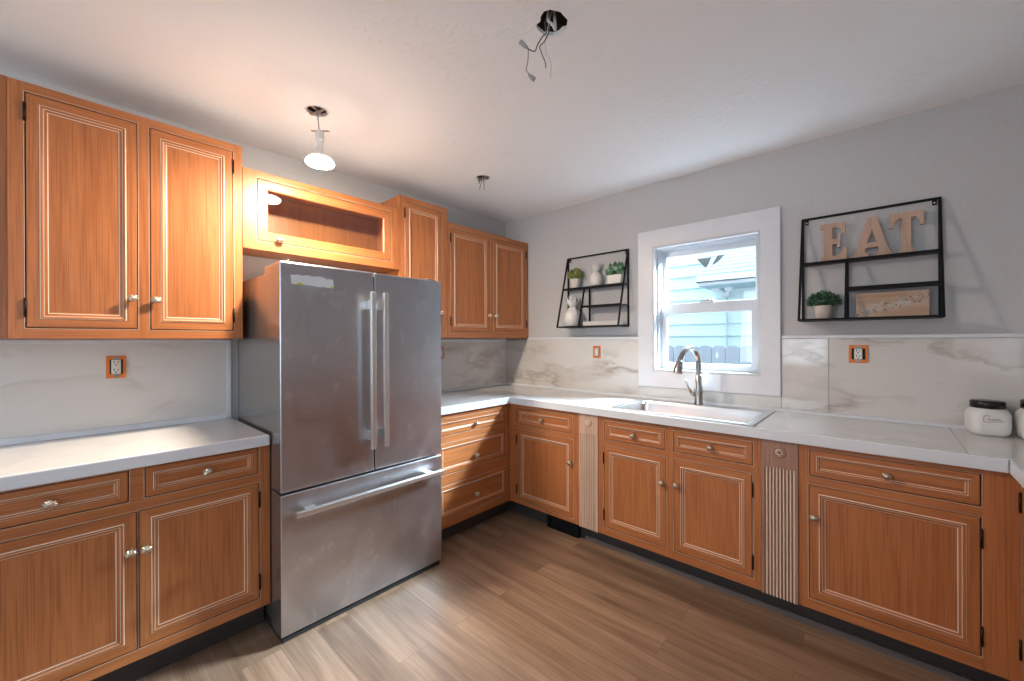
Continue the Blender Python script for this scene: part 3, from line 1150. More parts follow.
q.prism(bot + top[::-1], 'y', -0.0012, -0.0003, 0)
o = q.build('film_remnant', plain('torn_film', (0.80, 0.82, 0.86), 0.5), dl)
o['label'] = 'torn white film left on the door'
YP = plain('yellow_print', (0.8, 0.7, 0.03), 0.5)
q = MB()
q.prism([(0.066, 1.5975), (0.098, 1.5975), (0.090, 1.608), (0.076, 1.606)], 'y', -0.0016, -0.0013, 0)
q.build('yellow_print', YP, o)
q = MB()
q.prism([(0.218, 1.5975), (0.240, 1.5975), (0.238, 1.605), (0.226, 1.603)], 'y', -0.0016, -0.0013, 0)
q.build('yellow_print', YP, o)

# ------------------------------------------------------------------ sink and faucet
sk = thing('sink', 'stainless drop-in sink set in the worktop below the window', 'sink', (1.834, -0.33, CT))
ox, oy = 1.834, -0.33
m = MB()
X = [1.428 - ox, 1.474 - ox, 2.196 - ox, 2.238 - ox]
Y = [-0.600 - oy, -0.556 - oy, -0.165 - oy, -0.052 - oy]
m.slab(X, Y, lambda i, j: not (i == 1 and j == 1), 0.0008, 0.006)
m.build('rim', SINKST, sk, bevel=0.002)
m = MB()
def rr(x0, x1, y0, y1, r, z, n=5):
    out = []
    for cx, cy, a in ((x1 - r, y0 + r, -90), (x1 - r, y1 - r, 0), (x0 + r, y1 - r, 90), (x0 + r, y0 + r, 180)):
        for k in range(n + 1):
            t = R(a + 90 * k / n)
            out.append((cx + r * math.cos(t), cy + r * math.sin(t), z))
    return out
rings = [rr(X[1], X[2], Y[1], Y[2], 0.004, 0.003), rr(X[1] + 0.004, X[2] - 0.004, Y[1] + 0.004, Y[2] - 0.004, 0.03, -0.012),
         rr(X[1] + 0.012, X[2] - 0.012, Y[1] + 0.012, Y[2] - 0.012, 0.035, -0.165), rr(X[1] + 0.045, X[2] - 0.045, Y[1] + 0.045, Y[2] - 0.045, 0.03, -0.185)]
n = len(rings[0])
vs = [p for r_ in rings for p in r_]
fs = [(i * n + k, i * n + (k + 1) % n, (i + 1) * n + (k + 1) % n, (i + 1) * n + k) for i in range(3) for k in range(n)]
fs.append(tuple(3 * n + k for k in range(n)))
m.mesh(vs, fs, 0, False)
m.build('basin', SINKST, sk, fix=False)
m = MB()
m.lathe([(0.045, -0.1845), (0.045, -0.181), (0.034, -0.1815), (0.030, -0.184), (0.0, -0.184)], 24, (0, -0.03, 0))
m.build('drain', NICKEL, sk)

fa = thing('faucet', 'brushed nickel gooseneck pull-down faucet standing behind the sink', 'faucet', (1.822, -0.108, CT + 0.006), R(-14))
m = MB()
m.lathe([(0.028, 0.0005), (0.029, 0.006), (0.026, 0.012), (0.024, 0.06), (0.0265, 0.085), (0.025, 0.11), (0.0205, 0.125), (0.0205, 0.19), (0.018, 0.193)], 24)
m.build('body', NICKEL, fa)
m = MB()
arc = [(0, 0, 0.192), (0, 0, 0.235)] + [(0, -0.096 + 0.096 * math.cos(t), 0.272 + 0.096 * math.sin(t)) for t in [PI * k / 12 for k in range(0, 11)]]
arc += [(0, -0.196, 0.300), (0, -0.204, 0.280)]
m.tube(smooth_curve(arc, 3), 0.0168, 14)
m.build('neck', NICKEL, fa)
m = MB()
m.tube([(0, -0.1995, 0.292), (0, -0.203, 0.282), (0, -0.214, 0.250), (0, -0.223, 0.218), (0, -0.2245, 0.212)], [0.0165, 0.0195, 0.0245, 0.0285, 0.0270], 18)
m.build('spray_head', NICKEL, fa)
m = MB()
m.tube([(-0.012, -0.012, 0.062), (-0.030, -0.026, 0.070), (-0.036, -0.030, 0.078)], [0.014, 0.013, 0.009], 12)
m.tube([(-0.032, -0.028, 0.070), (-0.046, -0.036, 0.105), (-0.062, -0.046, 0.150), (-0.066, -0.048, 0.160)], [0.010, 0.0075, 0.0065, 0.004], 10)
m.build('lever', NICKEL, fa)

# ------------------------------------------------------------------ canisters
def canister(label, loc, rz, s=1.0, hh=0.150):
    root = thing('canister', label, 'canister', loc, rz, 'white canisters on the worktop return')
    m = MB()
    prof = [(0.044, 0.0), (0.052, 0.004), (0.060, 0.016), (0.062, 0.04), (0.062, hh * 0.62), (0.058, hh * 0.74), (0.047, hh * 0.81), (0.045, hh * 0.84)]
    rgs = []
    for r_, z in prof:
        rgs.append(rr(-r_ * s, r_ * s, -r_ * s, r_ * s, r_ * s * (0.50 if z < hh * 0.7 else 0.9), z * s, 6))
    n = len(rgs[0])
    m.mesh([p for q_ in rgs for p in q_], [(i * n + k, i * n + (k + 1) % n, (i + 1) * n + (k + 1) % n, (i + 1) * n + k) for i in range(len(rgs) - 1) for k in range(n)]
           + [tuple(range(n))[::-1], tuple((len(rgs) - 1) * n + k for k in range(n))], 0, True)
    jar = m.build('jar', CERAMIC, root)
    m = MB()
    m.lathe([(0.051 * s, hh * 0.79 * s), (0.054 * s, hh * 0.80 * s), (0.054 * s, hh * 0.98 * s), (0.050 * s, hh * 1.01 * s), (0.0, hh * 1.01 * s)], 48, flute=24, depth=0.03)
    m.build('lid', LID, root)
    # raised handwriting moulded in the front
    m = MB()
    y = -0.0625 * s
    def wr(pts):
        m.tube(smooth_curve([(x * s, y, z * s) for x, z in pts], 5), 0.0011 * s, 6)
    wr([(-0.010, 0.088), (-0.020, 0.094), (-0.028, 0.082), (-0.027, 0.066), (-0.016, 0.062), (0.006, 0.066), (0.030, 0.069)])
    wr([(-0.016, 0.073), (-0.011, 0.079), (-0.008, 0.073), (-0.013, 0.071), (-0.006, 0.074)])
    wr([(-0.004, 0.073), (0.000, 0.079), (0.003, 0.073), (-0.002, 0.071), (0.004, 0.074)])
    wr([(0.006, 0.073), (0.008, 0.079), (0.011, 0.073), (0.014, 0.079), (0.018, 0.073), (0.022, 0.076)])
    m.build('moulded_script', plain('script_shadow', (0.40, 0.30, 0.25), 0.6), jar)
    return root


canister('white square-shouldered ceramic canister with a black lid, fully in view at right', (3.050, -0.105, CT + 0.0005), R(8))
canister('white canister cut off by the right edge of the photo', (3.198, -0.125, CT + 0.0005), R(5), 1.1)

# ------------------------------------------------------------------ wall shelves
def wall_shelf(label, x0, split):
    """leaning black frame: upright back rectangle, slanting front bars, three shelves"""
    root = thing('wall_shelf', label, 'shelf', (x0, -0.001, 1.447), 0, 'black metal wall shelves beside the window')
    w, h, dep, t = 0.545, 0.580, 0.160, 0.011
    yb = -0.007

    def front(z):
        return yb - 0.002 - dep * (h - z) / h
    m = MB()
    m.bar((0, yb, 0), (0, yb, h), t, t)
    m.bar((w, yb, 0), (w, yb, h), t, t)
    m.bar((-t / 2, yb, h), (w + t / 2, yb, h), t, t)
    m.bar((0, yb, 0), (w, yb, 0), t, t)
    m.build('back_frame', BLACK, root)
    for xx in (0.0, w):
        m = MB()
        m.bar((xx, yb - 0.004, h), (xx, front(0), 0), t, t, up=(1, 0, 0))
        m.bar((xx, front(0), 0), (xx, yb, 0), t, t)
        m.build('side_bar', BLACK, root)
    m = MB()
    m.bar((-t / 2, front(0), 0), (w + t / 2, front(0), 0), t, t)
    m.build('front_rail', BLACK, root)
    for zz, xa, nm in ((0.315, 0.0, 'shelf_board'), (0.160, split, 'shelf_board')):
        m = MB()
        m.box(xa, w, front(zz), yb, zz - 0.006, zz + 0.004)
        m.box(xa, w, front(zz) - 0.003, front(zz) + 0.005, zz - 0.010, zz + 0.007, 1)
        m.build(nm, [SHELFWOOD, BLACK], root)
    m = MB()
    m.box(0.0, w, front(0) + 0.004, yb, -0.004, 0.003)
    m.build('shelf_board', SHELFWOOD, root)
    m = MB()
    m.bar((split, yb, 0.0), (split, yb, 0.313), t, t)
    m.bar((split, front(0.313), 0.313), (split, front(0), 0.0), t, t, up=(1, 0, 0))
    m.build('divider', BLACK, root)
    for xx in (0.018, w - 0.018):
        m = MB()
        m.box(xx - 0.008, xx + 0.008, yb - 0.002, yb + 0.004, h - 0.030, h - 0.004)
        m.lathe([(0.004, yb - 0.006), (0.004, yb - 0.002)], 10, (xx, 0, h - 0.020), 'y', 1)
        m.build('hanger_tab', [BLACK, PEWTER], root)
    return root


wall_shelf('black leaning wall shelf left of the window, holding pineapples and small plants', 0.738, 0.207)
wall_shelf('black leaning wall shelf right of the window, holding the word EAT', 2.367, 0.198)
S1, S2, S0 = 1.447 + 0.3215, 1.447 + 0.1665, 1.447 + 0.0035     # tops of the shelf boards


def leaf_tuft(m, c, r, h, count, size, rnd, flat=1.0, mi=(0,), lean=0.6):
    for _ in range(count):
        a = rnd.uniform(0, 2 * PI)
        e = rnd.uniform(0.0, 1.0) ** 0.6
        ph = rnd.uniform(0.05, 1.0)
        p = Vector((c[0] + r * e * math.cos(a), c[1] + r * e * math.sin(a) * flat, c[2] + h * ph * math.sqrt(max(0.05, 1 - 0.75 * e * e))))
        d = (p - Vector(c) + Vector((0, 0, h * lean))).normalized()
        s = d.cross(Vector((rnd.uniform(-1, 1), rnd.uniform(-1, 1), rnd.uniform(-1, 1)))).normalized()
        n = d.cross(s)
        L_ = size * rnd.uniform(0.7, 1.25)
        W = L_ * 0.34
        tip = p + d * L_
        mid = p + d * L_ * 0.5 + n * L_ * 0.12
        m.quad([p, mid + s * W, tip, mid - s * W], rnd.choice(mi), True)


def potted(name, label, loc, pot, foliage, group=None):
    root = thing(name, label, 'plant', loc, 0, group)
    pot(root)
    foliage(root)
    return root


def round_pot(r0, r1, h, mt):
    def f(root):
        m = MB()
        m.lathe([(r0 * 0.9, 0.0), (r0, 0.003), (r1, h - 0.004), (r1, h), (r1 - 0.005, h), (r1 - 0.006, h - 0.010), (0.0, h - 0.010)], 28)
        m.build('pot', mt, root)
        m = MB()
        m.lathe([(r1 - 0.0065, h - 0.0095), (r1 * 0.4, h - 0.003), (0, h - 0.002)], 20)
        m.build('soil', SOIL, root)
    return f


def square_pot(s, h, mt):
    def f(root):
        m = MB()
        m.slab([-s, -s + 0.006, s - 0.006, s], [-0.03, -0.024, 0.024, 0.03], lambda i, j: not (i == 1 and j == 1), 0.004, h)
        m.box(-s, s, -0.03, 0.03, 0.0, 0.0038)
        m.build('pot', mt, root, bevel=0.002)
        m = MB()
        m.box(-s + 0.0065, s - 0.0065, -0.0235, 0.0235, 0.005, h - 0.008)
        m.build('soil', SOIL, root)
    return f


def bush(z, r, h, count, size, mats, seed, flat=0.8, lean=0.6):
    def f(root):
        rnd = random.Random(seed)
        m = MB()
        leaf_tuft(m, (0, 0, z), r, h, count, size, rnd, flat, tuple(range(len(mats))), lean)
        m.build('foliage', mats, root, fix=False)
        m = MB()
        for k in range(9):
            a = rnd.uniform(0, 2 * PI)
            m.tube([(0.008 * math.cos(a), 0.008 * math.sin(a), z - 0.012), (r * 0.35 * math.cos(a), r * 0.3 * math.sin(a) * flat, z + h * 0.35), (r * 0.62 * math.cos(a), r * 0.6 * math.sin(a) * flat, z + h * 0.6)], 0.0014, 5)
        m.build('stems', LEAF_G, root)
    return f


LEAF_G2 = plain('mid_green_leaf', (0.07, 0.17, 0.085), 0.5)
LEAF_Y2 = plain('olive_leaf', (0.30, 0.33, 0.10), 0.55)
LEAF_S2 = plain('mint_leaf', (0.32, 0.50, 0.36), 0.5)
potted('potted_plant', 'bushy yellow-green plant in a white pot at the left of the top shelf', (0.838, -0.050, S1), round_pot(0.036, 0.045, 0.075, POTW),
       bush(0.070, 0.062, 0.085, 520, 0.020, [LEAF_Y, LEAF_Y2, LEAF_Y2], 1, 0.62, 0.8))
potted('succulent', 'leafy green succulent in a square white pot at the right of the top shelf', (1.200, -0.046, S1), square_pot(0.056, 0.070, CERAMIC),
       bush(0.064, 0.066, 0.075, 120, 0.040, [LEAF_S, LEAF_S2, LEAF_G2], 2, 0.45, 0.7))
potted('potted_plant', 'dark green bushy plant in a sand pot on the shelf with the letters', (2.466, -0.085, S0), round_pot(0.034, 0.039, 0.074, POTS),
       bush(0.068, 0.070, 0.078, 620, 0.017, [LEAF_G, LEAF_G, LEAF_G2], 3, 0.8, 0.6))


def pineapple(name_label, loc, r, h, crown, seed):
    root = thing('pineapple_ornament', name_label, 'ornament', loc, 0, 'white ceramic pineapples')
    rnd = random.Random(seed)
    m = MB()
    rows, n = 15, 28
    vs, fs = [], []
    for i in range(rows + 1):
        t = i / rows
        z = h * t
        rad = r * (0.62 + 0.38 * math.sin(PI * min(1, t * 0.9 + 0.12))) if 0 < t < 1 else r * 0.55
        rad *= 1.0 - max(0, t - 0.72) * 1.35
        for k in range(n):
            a = 2 * PI * k / n
            bump = 1 + 0.035 * math.cos(7 * a + i * PI * 0.8) * math.cos(7 * a - i * PI * 0.8)
            vs.append((rad * bump * math.cos(a), rad * bump * math.sin(a), z))
    for i in range(rows):
        for k in range(n):
            fs.append((i * n + k, i * n + (k + 1) % n, (i + 1) * n + (k + 1) % n, (i + 1) * n + k))
    fs.append(tuple(range(n))[::-1])
    fs.append(tuple(rows * n + k for k in range(n)))
    m.mesh(vs, fs, 0, True)
    m.build('fruit', CERAMIC, root)
    m = MB()
    for ring, (cnt, ln, out) in enumerate(((8, 0.75, 0.95), (7, 0.9, 0.6), (5, 1.0, 0.25))):
        for k in range(cnt):
            a = 2 * PI * (k + 0.5 * ring) / cnt
            d = Vector((math.cos(a), math.sin(a), 0))
            s = Vector((-math.sin(a), math.cos(a), 0))
            base = Vector((0, 0, h - 0.004)) + d * r * 0.22
            mid = base + d * crown * 0.30 * out + Vector((0, 0, crown * 0.5 * ln))
            tip = base + d * crown * 0.62 * out + Vector((0, 0, crown * 0.9 * ln))
            wd = crown * 0.16
            th = d * 0.004
            m.mesh([base - s * wd * 0.6, base + s * wd * 0.6, mid + s * wd, mid - s * wd, tip, base - th * 2 + Vector((0, 0, 0.0)), mid - th * 2],
                   [(0, 1, 2, 3), (3, 2, 4), (1, 0, 5), (1, 5, 6, 2), (0, 3, 6, 5), (2, 6, 4), (3, 4, 6)], 0, False)
    m.build('crown', CERAMIC, root)
    return root


pineapple('small white ceramic pineapple between the two plants on the top shelf', (1.030, -0.048, S1), 0.049, 0.118, 0.085, 4)
pineapple('large white ceramic pineapple in the lower left of the shelf', (0.836, -0.095, S0), 0.068, 0.160, 0.115, 5)
b = MB()
b.box(0.960, 1.265, -0.135, -0.060, S0 + 0.0005, S0 + 0.036)
tag(b.build('white_block', plain('chalky_block', (0.72, 0.68, 0.66), 0.7), bevel=0.003), 'long low whitewashed block lying on the bottom of the shelf with pineapples', 'block')

# ------------------------------------------------------------------ the letters and the plank sign
def letter(name, label, poly_list, x, y, z):
    m = MB()
    for poly in poly_list:
        m.prism(poly, 'y', -0.009, 0.009)
    o = m.build(name, LETTER, weld=False)
    o.location = (x, y, z)
    return tag(o, label, 'letter', 'wooden letters on the shelf')


def slabE():
    w, h = 0.112, 0.205
    s = 0.030
    outline = [(0, 0), (w, 0), (w * 0.99, 0.066), (w - 0.017, 0.066), (w - 0.022, 0.040), (w - 0.042, 0.026), (0.052, 0.026),
               (0.052, 0.090), (0.070, 0.090), (0.074, 0.070), (0.084, 0.070), (0.084, 0.138), (0.074, 0.138), (0.070, 0.116), (0.052, 0.116),
               (0.052, 0.179), (w - 0.042, 0.179), (w - 0.024, 0.166), (w - 0.020, 0.144), (w - 0.006, 0.144), (w - 0.006, h), (0, h),
               (0, h - 0.022), (0.014, h - 0.026), (0.014, 0.026), (0, 0.022)]
    return [outline]


def slabA():
    w, h = 0.150, 0.205
    left = [(0, 0), (0.062, 0), (0.062, 0.024), (0.046, 0.026), (0.051, 0.048), (0.098, 0.048), (0.104, 0.026), (0.088, 0.024), (0.088, 0), (w, 0), (w, 0.024),
            (w - 0.012, 0.028), (0.092, h), (0.058, h), (0.012, 0.028), (0, 0.024)]
    # outer outline with the counter cut out, as two halves that share the apex and the bar
    cx = 0.0755
    L_ = [(0, 0), (0.062, 0), (0.062, 0.024), (0.046, 0.026), (0.051, 0.048), (cx, 0.048), (cx, 0.074), (0.056, 0.074), (cx, 0.142), (cx, h), (0.058, h), (0.012, 0.028), (0, 0.024)]
    Rr = [(0.151 - x_, z_) for x_, z_ in L_][::-1]
    return [L_, Rr]


def slabT():
    w, h = 0.128, 0.205
    return [[(0.036, 0), (0.094, 0), (0.094, 0.022), (0.081, 0.027), (0.081, 0.176), (0.098, 0.176), (0.110, 0.158), (0.112, 0.134), (0.128, 0.134), (0.124, h),
             (0.004, h), (0.0, 0.134), (0.016, 0.134), (0.018, 0.158), (0.032, 0.176), (0.049, 0.176), (0.049, 0.027), (0.036, 0.022)]]


ly = -0.040
letter('letter', 'pale wooden letter E, first of the three letters on the shelf', slabE(), 2.452, ly, S1 + 0.0022)
letter('letter', 'pale wooden letter A, middle of the three letters on the shelf', slabA(), 2.590, ly, S1 + 0.0022)
letter('letter', 'pale wooden letter T, last of the three letters on the shelf', slabT(), 2.730, ly, S1 + 0.0022)


def plank_mat():
    m, nt, b_ = mat('painted_blossom_plank')
    L = nt.links.new
    tc = N(nt, 'ShaderNodeTexCoord')
    g = N(nt, 'ShaderNodeMapping')
    g.inputs['Scale'].default_value = (3, 30, 30)
    L(tc.outputs['Object'], g.inputs['Vector'])
    n1 = N(nt, 'ShaderNodeTexNoise', Scale=1.0, Detail=4.0)
    L(g.outputs[0], n1.inputs['Vector'])
    c1 = ramp(nt, n1.outputs['Fac'], [(0.3, (0.46, 0.28, 0.17)), (0.7, (0.62, 0.44, 0.33))])
    # band of blossom running up to the right
    sep = N(nt, 'ShaderNodeSeparateXYZ')
    L(tc.outputs['Object'], sep.inputs[0])
    ln = N(nt, 'ShaderNodeMath', operation='MULTIPLY')
    ln.inputs[1].default_value = 0.26
    L(sep.outputs['X'], ln.inputs[0])
    df = N(nt, 'ShaderNodeMath', operation='SUBTRACT')
    L(sep.outputs['Z'], df.inputs[0])
    L(ln.outputs[0], df.inputs[1])
    ab = N(nt, 'ShaderNodeMath', operation='ABSOLUTE')
    L(df.outputs[0], ab.inputs[0])
    band = ramp(nt, ab.outputs[0], [(0.012, (1, 1, 1)), (0.038, (0, 0, 0))])
    n2 = N(nt, 'ShaderNodeTexNoise', Scale=55.0, Detail=4.0, Distortion=0.8)
    L(tc.outputs['Object'], n2.inputs['Vector'])
    r2 = ramp(nt, n2.outputs['Fac'], [(0.46, (0, 0, 0)), (0.54, (1, 1, 1))])
    mu = N(nt, 'ShaderNodeMath', operation='MULTIPLY')
    L(band.outputs[0], mu.inputs[0])
    L(r2.outputs[0], mu.inputs[1])
    mx = N(nt, 'ShaderNodeMixRGB')
    L(mu.outputs[0], mx.inputs['Fac'])
    L(c1.outputs[0], mx.inputs['Color1'])
    mx.inputs['Color2'].default_value = (0.52, 0.50, 0.47, 1)
    n3 = N(nt, 'ShaderNodeTexNoise', Scale=75.0, Detail=3.0, Distortion=1.5)
    L(tc.outputs['Object'], n3.inputs['Vector'])
    r3 = ramp(nt, n3.outputs['Fac'], [(0.36, (1, 1, 1)), (0.42, (0, 0, 0))])
    mu2 = N(nt, 'ShaderNodeMath', operation='MULTIPLY')
    L(band.outputs[0], mu2.inputs[0])
    L(r3.outputs[0], mu2.inputs[1])
    mx2 = N(nt, 'ShaderNodeMixRGB')
    L(mu2.outputs[0], mx2.inputs['Fac'])
    L(mx.outputs[0], mx2.inputs['Color1'])
    mx2.inputs['Color2'].default_value = (0.07, 0.055, 0.05, 1)
    L(mx2.outputs[0], b_.inputs['Base Color'])
    b_.inputs['Roughness'].default_value = 0.65
    return m


b = MB()
b.box(-0.134, 0.134, -0.010, 0.010, -0.064, 0.064)
o = b.build('plank_sign', plank_mat(), bevel=0.001)
o.location = (2.737, -0.075, S0 + 0.0645)
tag(o, 'wooden plank painted with pale blossom, standing under the letters', 'plaque')

# ------------------------------------------------------------------ ceiling fixtures
def jbox(m, c, r, h=0.05):
    m.lathe([(r - 0.004, H + 0.013), (r - 0.004, H + h), (0.0, H + h), (0.0, H + h + 0.002), (r, H + h + 0.002), (r, H + 0.0145), (r - 0.004, H + 0.0145)], 24, (c[0], c[1], 0), caps=False)


# lit lamp hanging by its wires
lc = cut_lamp
hl = thing('hanging_lamp', 'lit reflector bulb in a bare white socket hanging from the ceiling above the refrigerator', 'lamp', (lc[0], lc[1], H))
def at(o, q):
    q.v = [(x - o.location.x, y - o.location.y, z - o.location.z) for x, y, z in q.v]
    return q
m = MB()
jbox(m, lc, 0.058)
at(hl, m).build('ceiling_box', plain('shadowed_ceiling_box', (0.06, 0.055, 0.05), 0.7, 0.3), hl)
m = MB()
m.lathe([(0.0465, H - 0.002), (0.050, H - 0.004), (0.054, H - 0.002), (0.054, H - 0.0005), (0.0465, H - 0.0005), (0.0465, H - 0.002)], 32, (lc[0], lc[1], 0), caps=False)
at(hl, m).build('plaster_ring', WHITE, hl)
m = MB()
m.bar((lc[0] - 0.046, lc[1] - 0.012, H - 0.006), (lc[0] + 0.046, lc[1] + 0.012, H - 0.006), 0.016, 0.003)
m.bar((lc[0] - 0.012, lc[1] + 0.03, H - 0.004), (lc[0] + 0.012, lc[1] - 0.03, H + 0.01), 0.012, 0.003)
at(hl, m).build('bracket', TIN, hl)
m = MB()
m.tube(smooth_curve([(lc[0], lc[1], H + 0.03), (lc[0] + 0.006, lc[1] + 0.002, H - 0.02), (lc[0] + 0.004, lc[1] + 0.004, H - 0.045), (lc[0] + 0.008, lc[1] + 0.008, H - 0.105)], 5), 0.0028, 8)
m.tube(smooth_curve([(lc[0] + 0.01, lc[1], H + 0.03), (lc[0] - 0.008, lc[1] + 0.004, H - 0.014), (lc[0] + 0.012, lc[1] + 0.002, H - 0.032), (lc[0] + 0.002, lc[1], H - 0.04)], 5), 0.0024, 8)
at(hl, m).build('cord', NUT, hl)
bc = (0.660, -2.032)
m = MB()
m.bar((bc[0] - 0.048, bc[1] - 0.022, 2.387), (bc[0] + 0.046, bc[1] + 0.024, 2.370), 0.011, 0.003)
at(hl, m).build('cross_strap', TIN, hl)
m = MB()
m.lathe([(0.010, 2.380), (0.019, 2.376), (0.020, 2.336), (0.018, 2.326), (0.0, 2.326)], 24, (bc[0], bc[1], 0))
at(hl, m).build('socket', CERAMIC, hl)
m = MB()
m.lathe([(0.014, 2.327), (0.0140, 2.295), (0.018, 2.275), (0.040, 2.252), (0.054, 2.240)], 36, (bc[0], bc[1], 0), m=0, caps=False)
m.lathe([(0.054, 2.240), (0.0625, 2.230), (0.0655, 2.2225), (0.0650, 2.2205)], 36, (bc[0], bc[1], 0), m=2, caps=False)
m.lathe([(0.0650, 2.2205), (0.060, 2.214), (0.045, 2.209), (0.025, 2.2065), (0.0, 2.206)], 36, (bc[0], bc[1], 0), m=1, caps=False)
o = at(hl, m).build('bulb', [CERAMIC, LAMP, LAMP_SIDE], hl, fix=True)
o['label'] = 'glowing white reflector bulb'

# open ceiling hole with cut wires
hw = thing('wire_bundle', 'loose cut wires hanging out of the ragged ceiling hole', 'wires', (cut_main[0], cut_main[1], H))
m = MB()
jbox(m, cut_main, 0.070, 0.09)
at(hw, m).build('ceiling_box', plain('dark_ceiling_box', (0.05, 0.04, 0.035), 0.7, 0.3), hw)
dz = Vector((0, 0, -0.04))
def W(pts, r, mt, nm):
    q = MB()
    q.tube(smooth_curve([Vector(p) + dz for p in pts], 5), r, 7)
    at(hw, q).build(nm, mt, hw)
W([(1.828, -1.700, 2.60), (1.826, -1.713, 2.530), (1.841, -1.701, 2.506), (1.848, -1.697, 2.490), (1.840, -1.690, 2.540), (1.836, -1.690, 2.590)], 0.0055, WIRE_W, 'cable')
W([(1.815, -1.700, 2.58), (1.817, -1.716, 2.520), (1.823, -1.718, 2.478), (1.815, -1.726, 2.467), (1.804, -1.735, 2.446), (1.799, -1.740, 2.432)], 0.0022, WIRE_K, 'wire')
W([(1.833, -1.700, 2.58), (1.833, -1.709, 2.517), (1.830, -1.711, 2.482), (1.817, -1.723, 2.446)], 0.0022, WIRE_K, 'wire')
W([(1.840, -1.705, 2.56), (1.822, -1.716, 2.470), (1.820, -1.721, 2.435), (1.825, -1.716, 2.403), (1.836, -1.707, 2.367), (1.834, -1.708, 2.314)], 0.0014, WIRE_W, 'wire')
W([(1.817, -1.723, 2.446), (1.806, -1.733, 2.430), (1.809, -1.731, 2.414), (1.815, -1.726, 2.392), (1.820, -1.721, 2.375), (1.822, -1.719, 2.353)], 0.0018, WIRE_K, 'wire')
W([(1.799, -1.740, 2.432), (1.794, -1.745, 2.414), (1.784, -1.752, 2.416), (1.774, -1.762, 2.424)], 0.002, WIRE_K, 'wire')
W([(1.776, -1.761, 2.424), (1.775, -1.762, 2.382), (1.772, -1.764, 2.361), (1.771, -1.766, 2.345), (1.779, -1.759, 2.330)], 0.0014, WIRE_K, 'wire')
def nut(a, c, nm='wire_nut'):
    q = MB()
    q.tube([Vector(a) + dz, (Vector(a) * 0.4 + Vector(c) * 0.6) + dz, Vector(c) + dz], [0.0085, 0.007, 0.0045], 10)
    at(hw, q).build(nm, NUT, hw)
nut((1.755, -1.780, 2.447), (1.774, -1.762, 2.424))
nut((1.792, -1.747, 2.311), (1.777, -1.761, 2.330))

# far ceiling box with bracket and wire ends
fb = thing('ceiling_bracket', 'bare ceiling box bracket with short wire ends near the corner cabinets', 'bracket', (cut_far[0], cut_far[1], H))
m = MB()
jbox(m, cut_far, 0.055)
at(fb, m).build('ceiling_box', plain('grey_ceiling_box', (0.12, 0.11, 0.11), 0.6, 0.5), fb)
m = MB()
m.bar((cut_far[0] - 0.05, cut_far[1] + 0.01, H - 0.004), (cut_far[0] + 0.05, cut_far[1] - 0.01, H - 0.004), 0.018, 0.003)
m.bar((cut_far[0] - 0.02, cut_far[1] - 0.02, H - 0.007), (cut_far[0] + 0.03, cut_far[1] + 0.02, H - 0.007), 0.014, 0.003)
m.lathe([(0.004, -0.03), (0.004, 0.0)], 8, (cut_far[0] - 0.03, cut_far[1] - 0.01, H - 0.005))
at(fb, m).build('bracket_bar', TIN, fb)
for k, (dx, dy, l) in enumerate(((-0.025, -0.01, 0.075), (0.008, 0.006, 0.085), (-0.004, 0.0, 0.05))):
    m = MB()
    m.tube(smooth_curve([(cut_far[0], cut_far[1], H + 0.02), (cut_far[0] + dx * 0.4, cut_far[1] + dy * 0.4, H - 0.02), (cut_far[0] + dx, cut_far[1] + dy, H - l)], 4), 0.0022, 7)
    at(fb, m).build('wire', WIRE_K if k != 2 else WIRE_W, fb)

# ------------------------------------------------------------------ duct opening in the toe board
vt = thing('floor_vent', 'black open heating vent in the toe kick under the corner base cabinet', 'vent', (1.06, -0.545, 0.0))
m = MB()
m.slab([-0.135, -0.122, 0.122, 0.128], [0.004, 0.010, 0.100, 0.108], lambda i, j: not (i == 1 and j == 1), -0.012, 0.020, axis='y')
m.build('frame', BLACK, vt)
m = MB()
m.box(-0.1215, 0.1215, 0.010, 0.014, 0.0105, 0.0995)
m.bar((0.02, 0.004, 0.03), (0.055, 0.008, 0.085), 0.012, 0.003)
m.build('damper', BLACK, vt)

# ------------------------------------------------------------------ outside the window
def siding_mat():
    m, nt, b_ = mat('lap_siding_paint')
    b_.inputs['Base Color'].default_value = (0.66, 0.78, 0.77, 1)
    b_.inputs['Roughness'].default_value = 0.7
    return m


OUTW = siding_mat()
nh = thing('neighbour_house', 'pale neighbouring house with lap siding and a shingled eave, seen through the window', 'house', (0.5, 3.2, -0.5))
def off(q):
    q.v = [(x - 0.5, y - 3.2, z + 0.5) for x, y, z in q.v]
    return q
m = MB()
lap = 0.172
z = -0.5
while z < 3.9:
    m.mesh([(-5.0, 3.2, z), (4.6, 3.2, z), (4.6, 3.236, z + lap), (-5.0, 3.236, z + lap), (-5.0, 3.24, z), (4.6, 3.24, z), (4.6, 3.24, z + lap), (-5.0, 3.24, z + lap)],
           [(0, 1, 2, 3), (0, 4, 5, 1), (3, 2, 6, 7), (0, 3, 7, 4), (1, 5, 6, 2)])
    z += lap
off(m).build('siding', OUTW, nh)
SH = plain('pale_shingle', (0.72, 0.78, 0.80), 0.85, bump=(30.0, 0.5, 0.006))
m = MB()
for k in range(13):
    ya, za = 2.62 + 0.09 * k, 2.125 + 0.062 * k
    m.box(0.93, 4.8, ya, ya + 0.12, za, za + 0.034)
    for q_ in range(22):
        xx = 0.93 + q_ * 0.175 + (0.08 if k % 2 else 0.0)
        m.box(xx, min(xx + 0.165, 4.8), ya - 0.003, ya + 0.10, za + 0.034, za + 0.040)
off(m).build('roof', SH, nh)
m = MB()
m.box(0.95, 4.8, 2.60, 2.625, 2.03, 2.125)
m.box(0.95, 4.8, 2.52, 2.60, 2.06, 2.072)
m.box(0.95, 4.8, 2.52, 2.530, 2.06, 2.135)
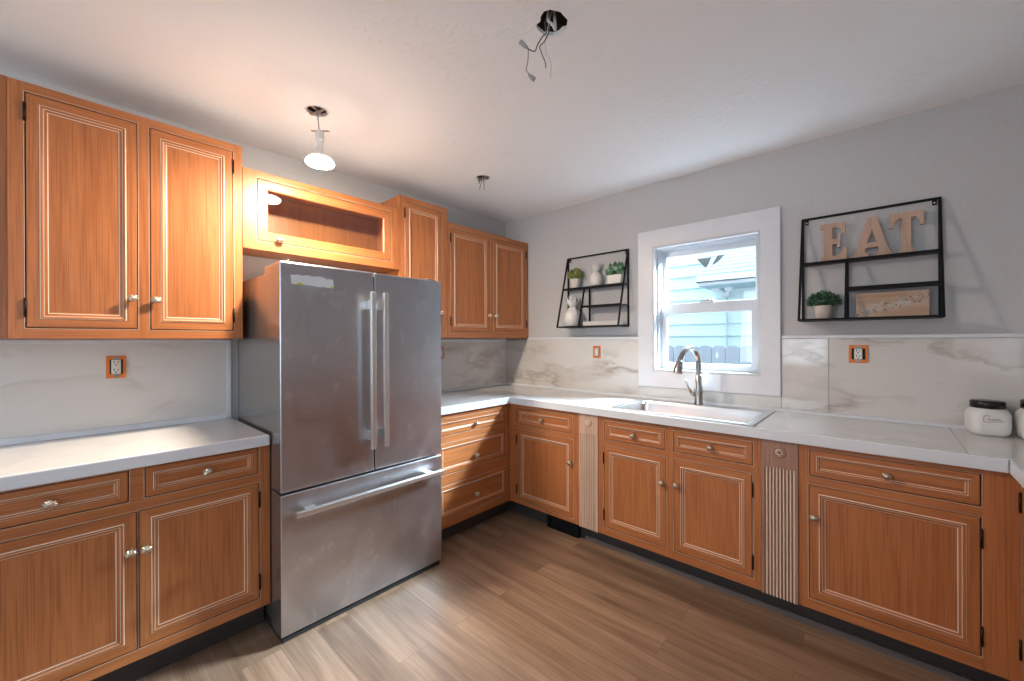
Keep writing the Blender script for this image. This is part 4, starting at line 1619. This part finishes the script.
off(m).build('gutter', WHITE, nh)
m = MB()
m.box(0.95, 4.8, 2.625, 3.195, 2.025, 2.04)
off(m).build('soffit', plain('soffit_paint', (0.50, 0.60, 0.66), 0.7), nh)
m = MB()
m.tube([(1.135, 3.185, 0.2), (1.135, 3.185, 1.92)], 0.012, 10)
off(m).build('conduit', plain('conduit_grey', (0.55, 0.6, 0.62), 0.6), nh)
fl = MB()
fl.box(1.095, 1.175, 3.13, 3.198, 1.92, 2.0)
off(fl).build('lamp_base', WHITE, nh)
for xx in (1.055, 1.215):
    q = MB()
    q.tube([(1.135, 3.12, 1.99), ((xx + 1.135) / 2, 3.08, 2.02), (xx, 3.02, 2.03), (xx, 2.96, 2.02)], [0.016, 0.018, 0.04, 0.052], 14)
    off(q).build('flood_lamp', WHITE, nh)

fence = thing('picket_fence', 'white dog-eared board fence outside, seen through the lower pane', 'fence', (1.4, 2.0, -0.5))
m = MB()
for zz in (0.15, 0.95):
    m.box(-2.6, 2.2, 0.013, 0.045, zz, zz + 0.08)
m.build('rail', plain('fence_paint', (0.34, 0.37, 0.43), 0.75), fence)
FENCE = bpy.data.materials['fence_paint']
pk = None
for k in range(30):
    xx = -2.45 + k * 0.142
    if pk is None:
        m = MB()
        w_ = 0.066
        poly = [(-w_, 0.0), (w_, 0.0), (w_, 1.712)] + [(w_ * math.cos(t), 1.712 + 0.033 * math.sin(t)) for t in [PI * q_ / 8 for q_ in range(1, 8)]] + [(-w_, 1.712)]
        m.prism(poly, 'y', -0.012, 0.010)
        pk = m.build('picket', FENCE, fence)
        o = pk
    else:
        o = pk.copy()
        COL.objects.link(o)
        o.parent = fence
    o.location = (xx, 0, 0.03)
b = MB()
b.box(-6, 7, 0.17, 7.0, -0.56, -0.5)
tag(struct(b.build('ground', plain('grey_gravel', (0.10, 0.11, 0.08), 0.9))))
b = MB()        # ragged grey scrap just inside the upper pane
y_ = 0.1285  # two flat grey shapes set in front of the upper glass
b.prism([(1.735, 1.912), (1.835, 1.912), (1.812, 1.858), (1.796, 1.838)], 'y', y_, y_ + 0.001, 0)
b.prism([(1.832, 1.850), (1.872, 1.918), (1.922, 1.916), (1.868, 1.868)], 'y', y_, y_ + 0.001, 0)
tag(b.build('grey_patch', plain('grey_patch_colour', (0.26, 0.31, 0.34), 0.8)), 'ragged grey scrap at the top of the upper window pane', 'patch')
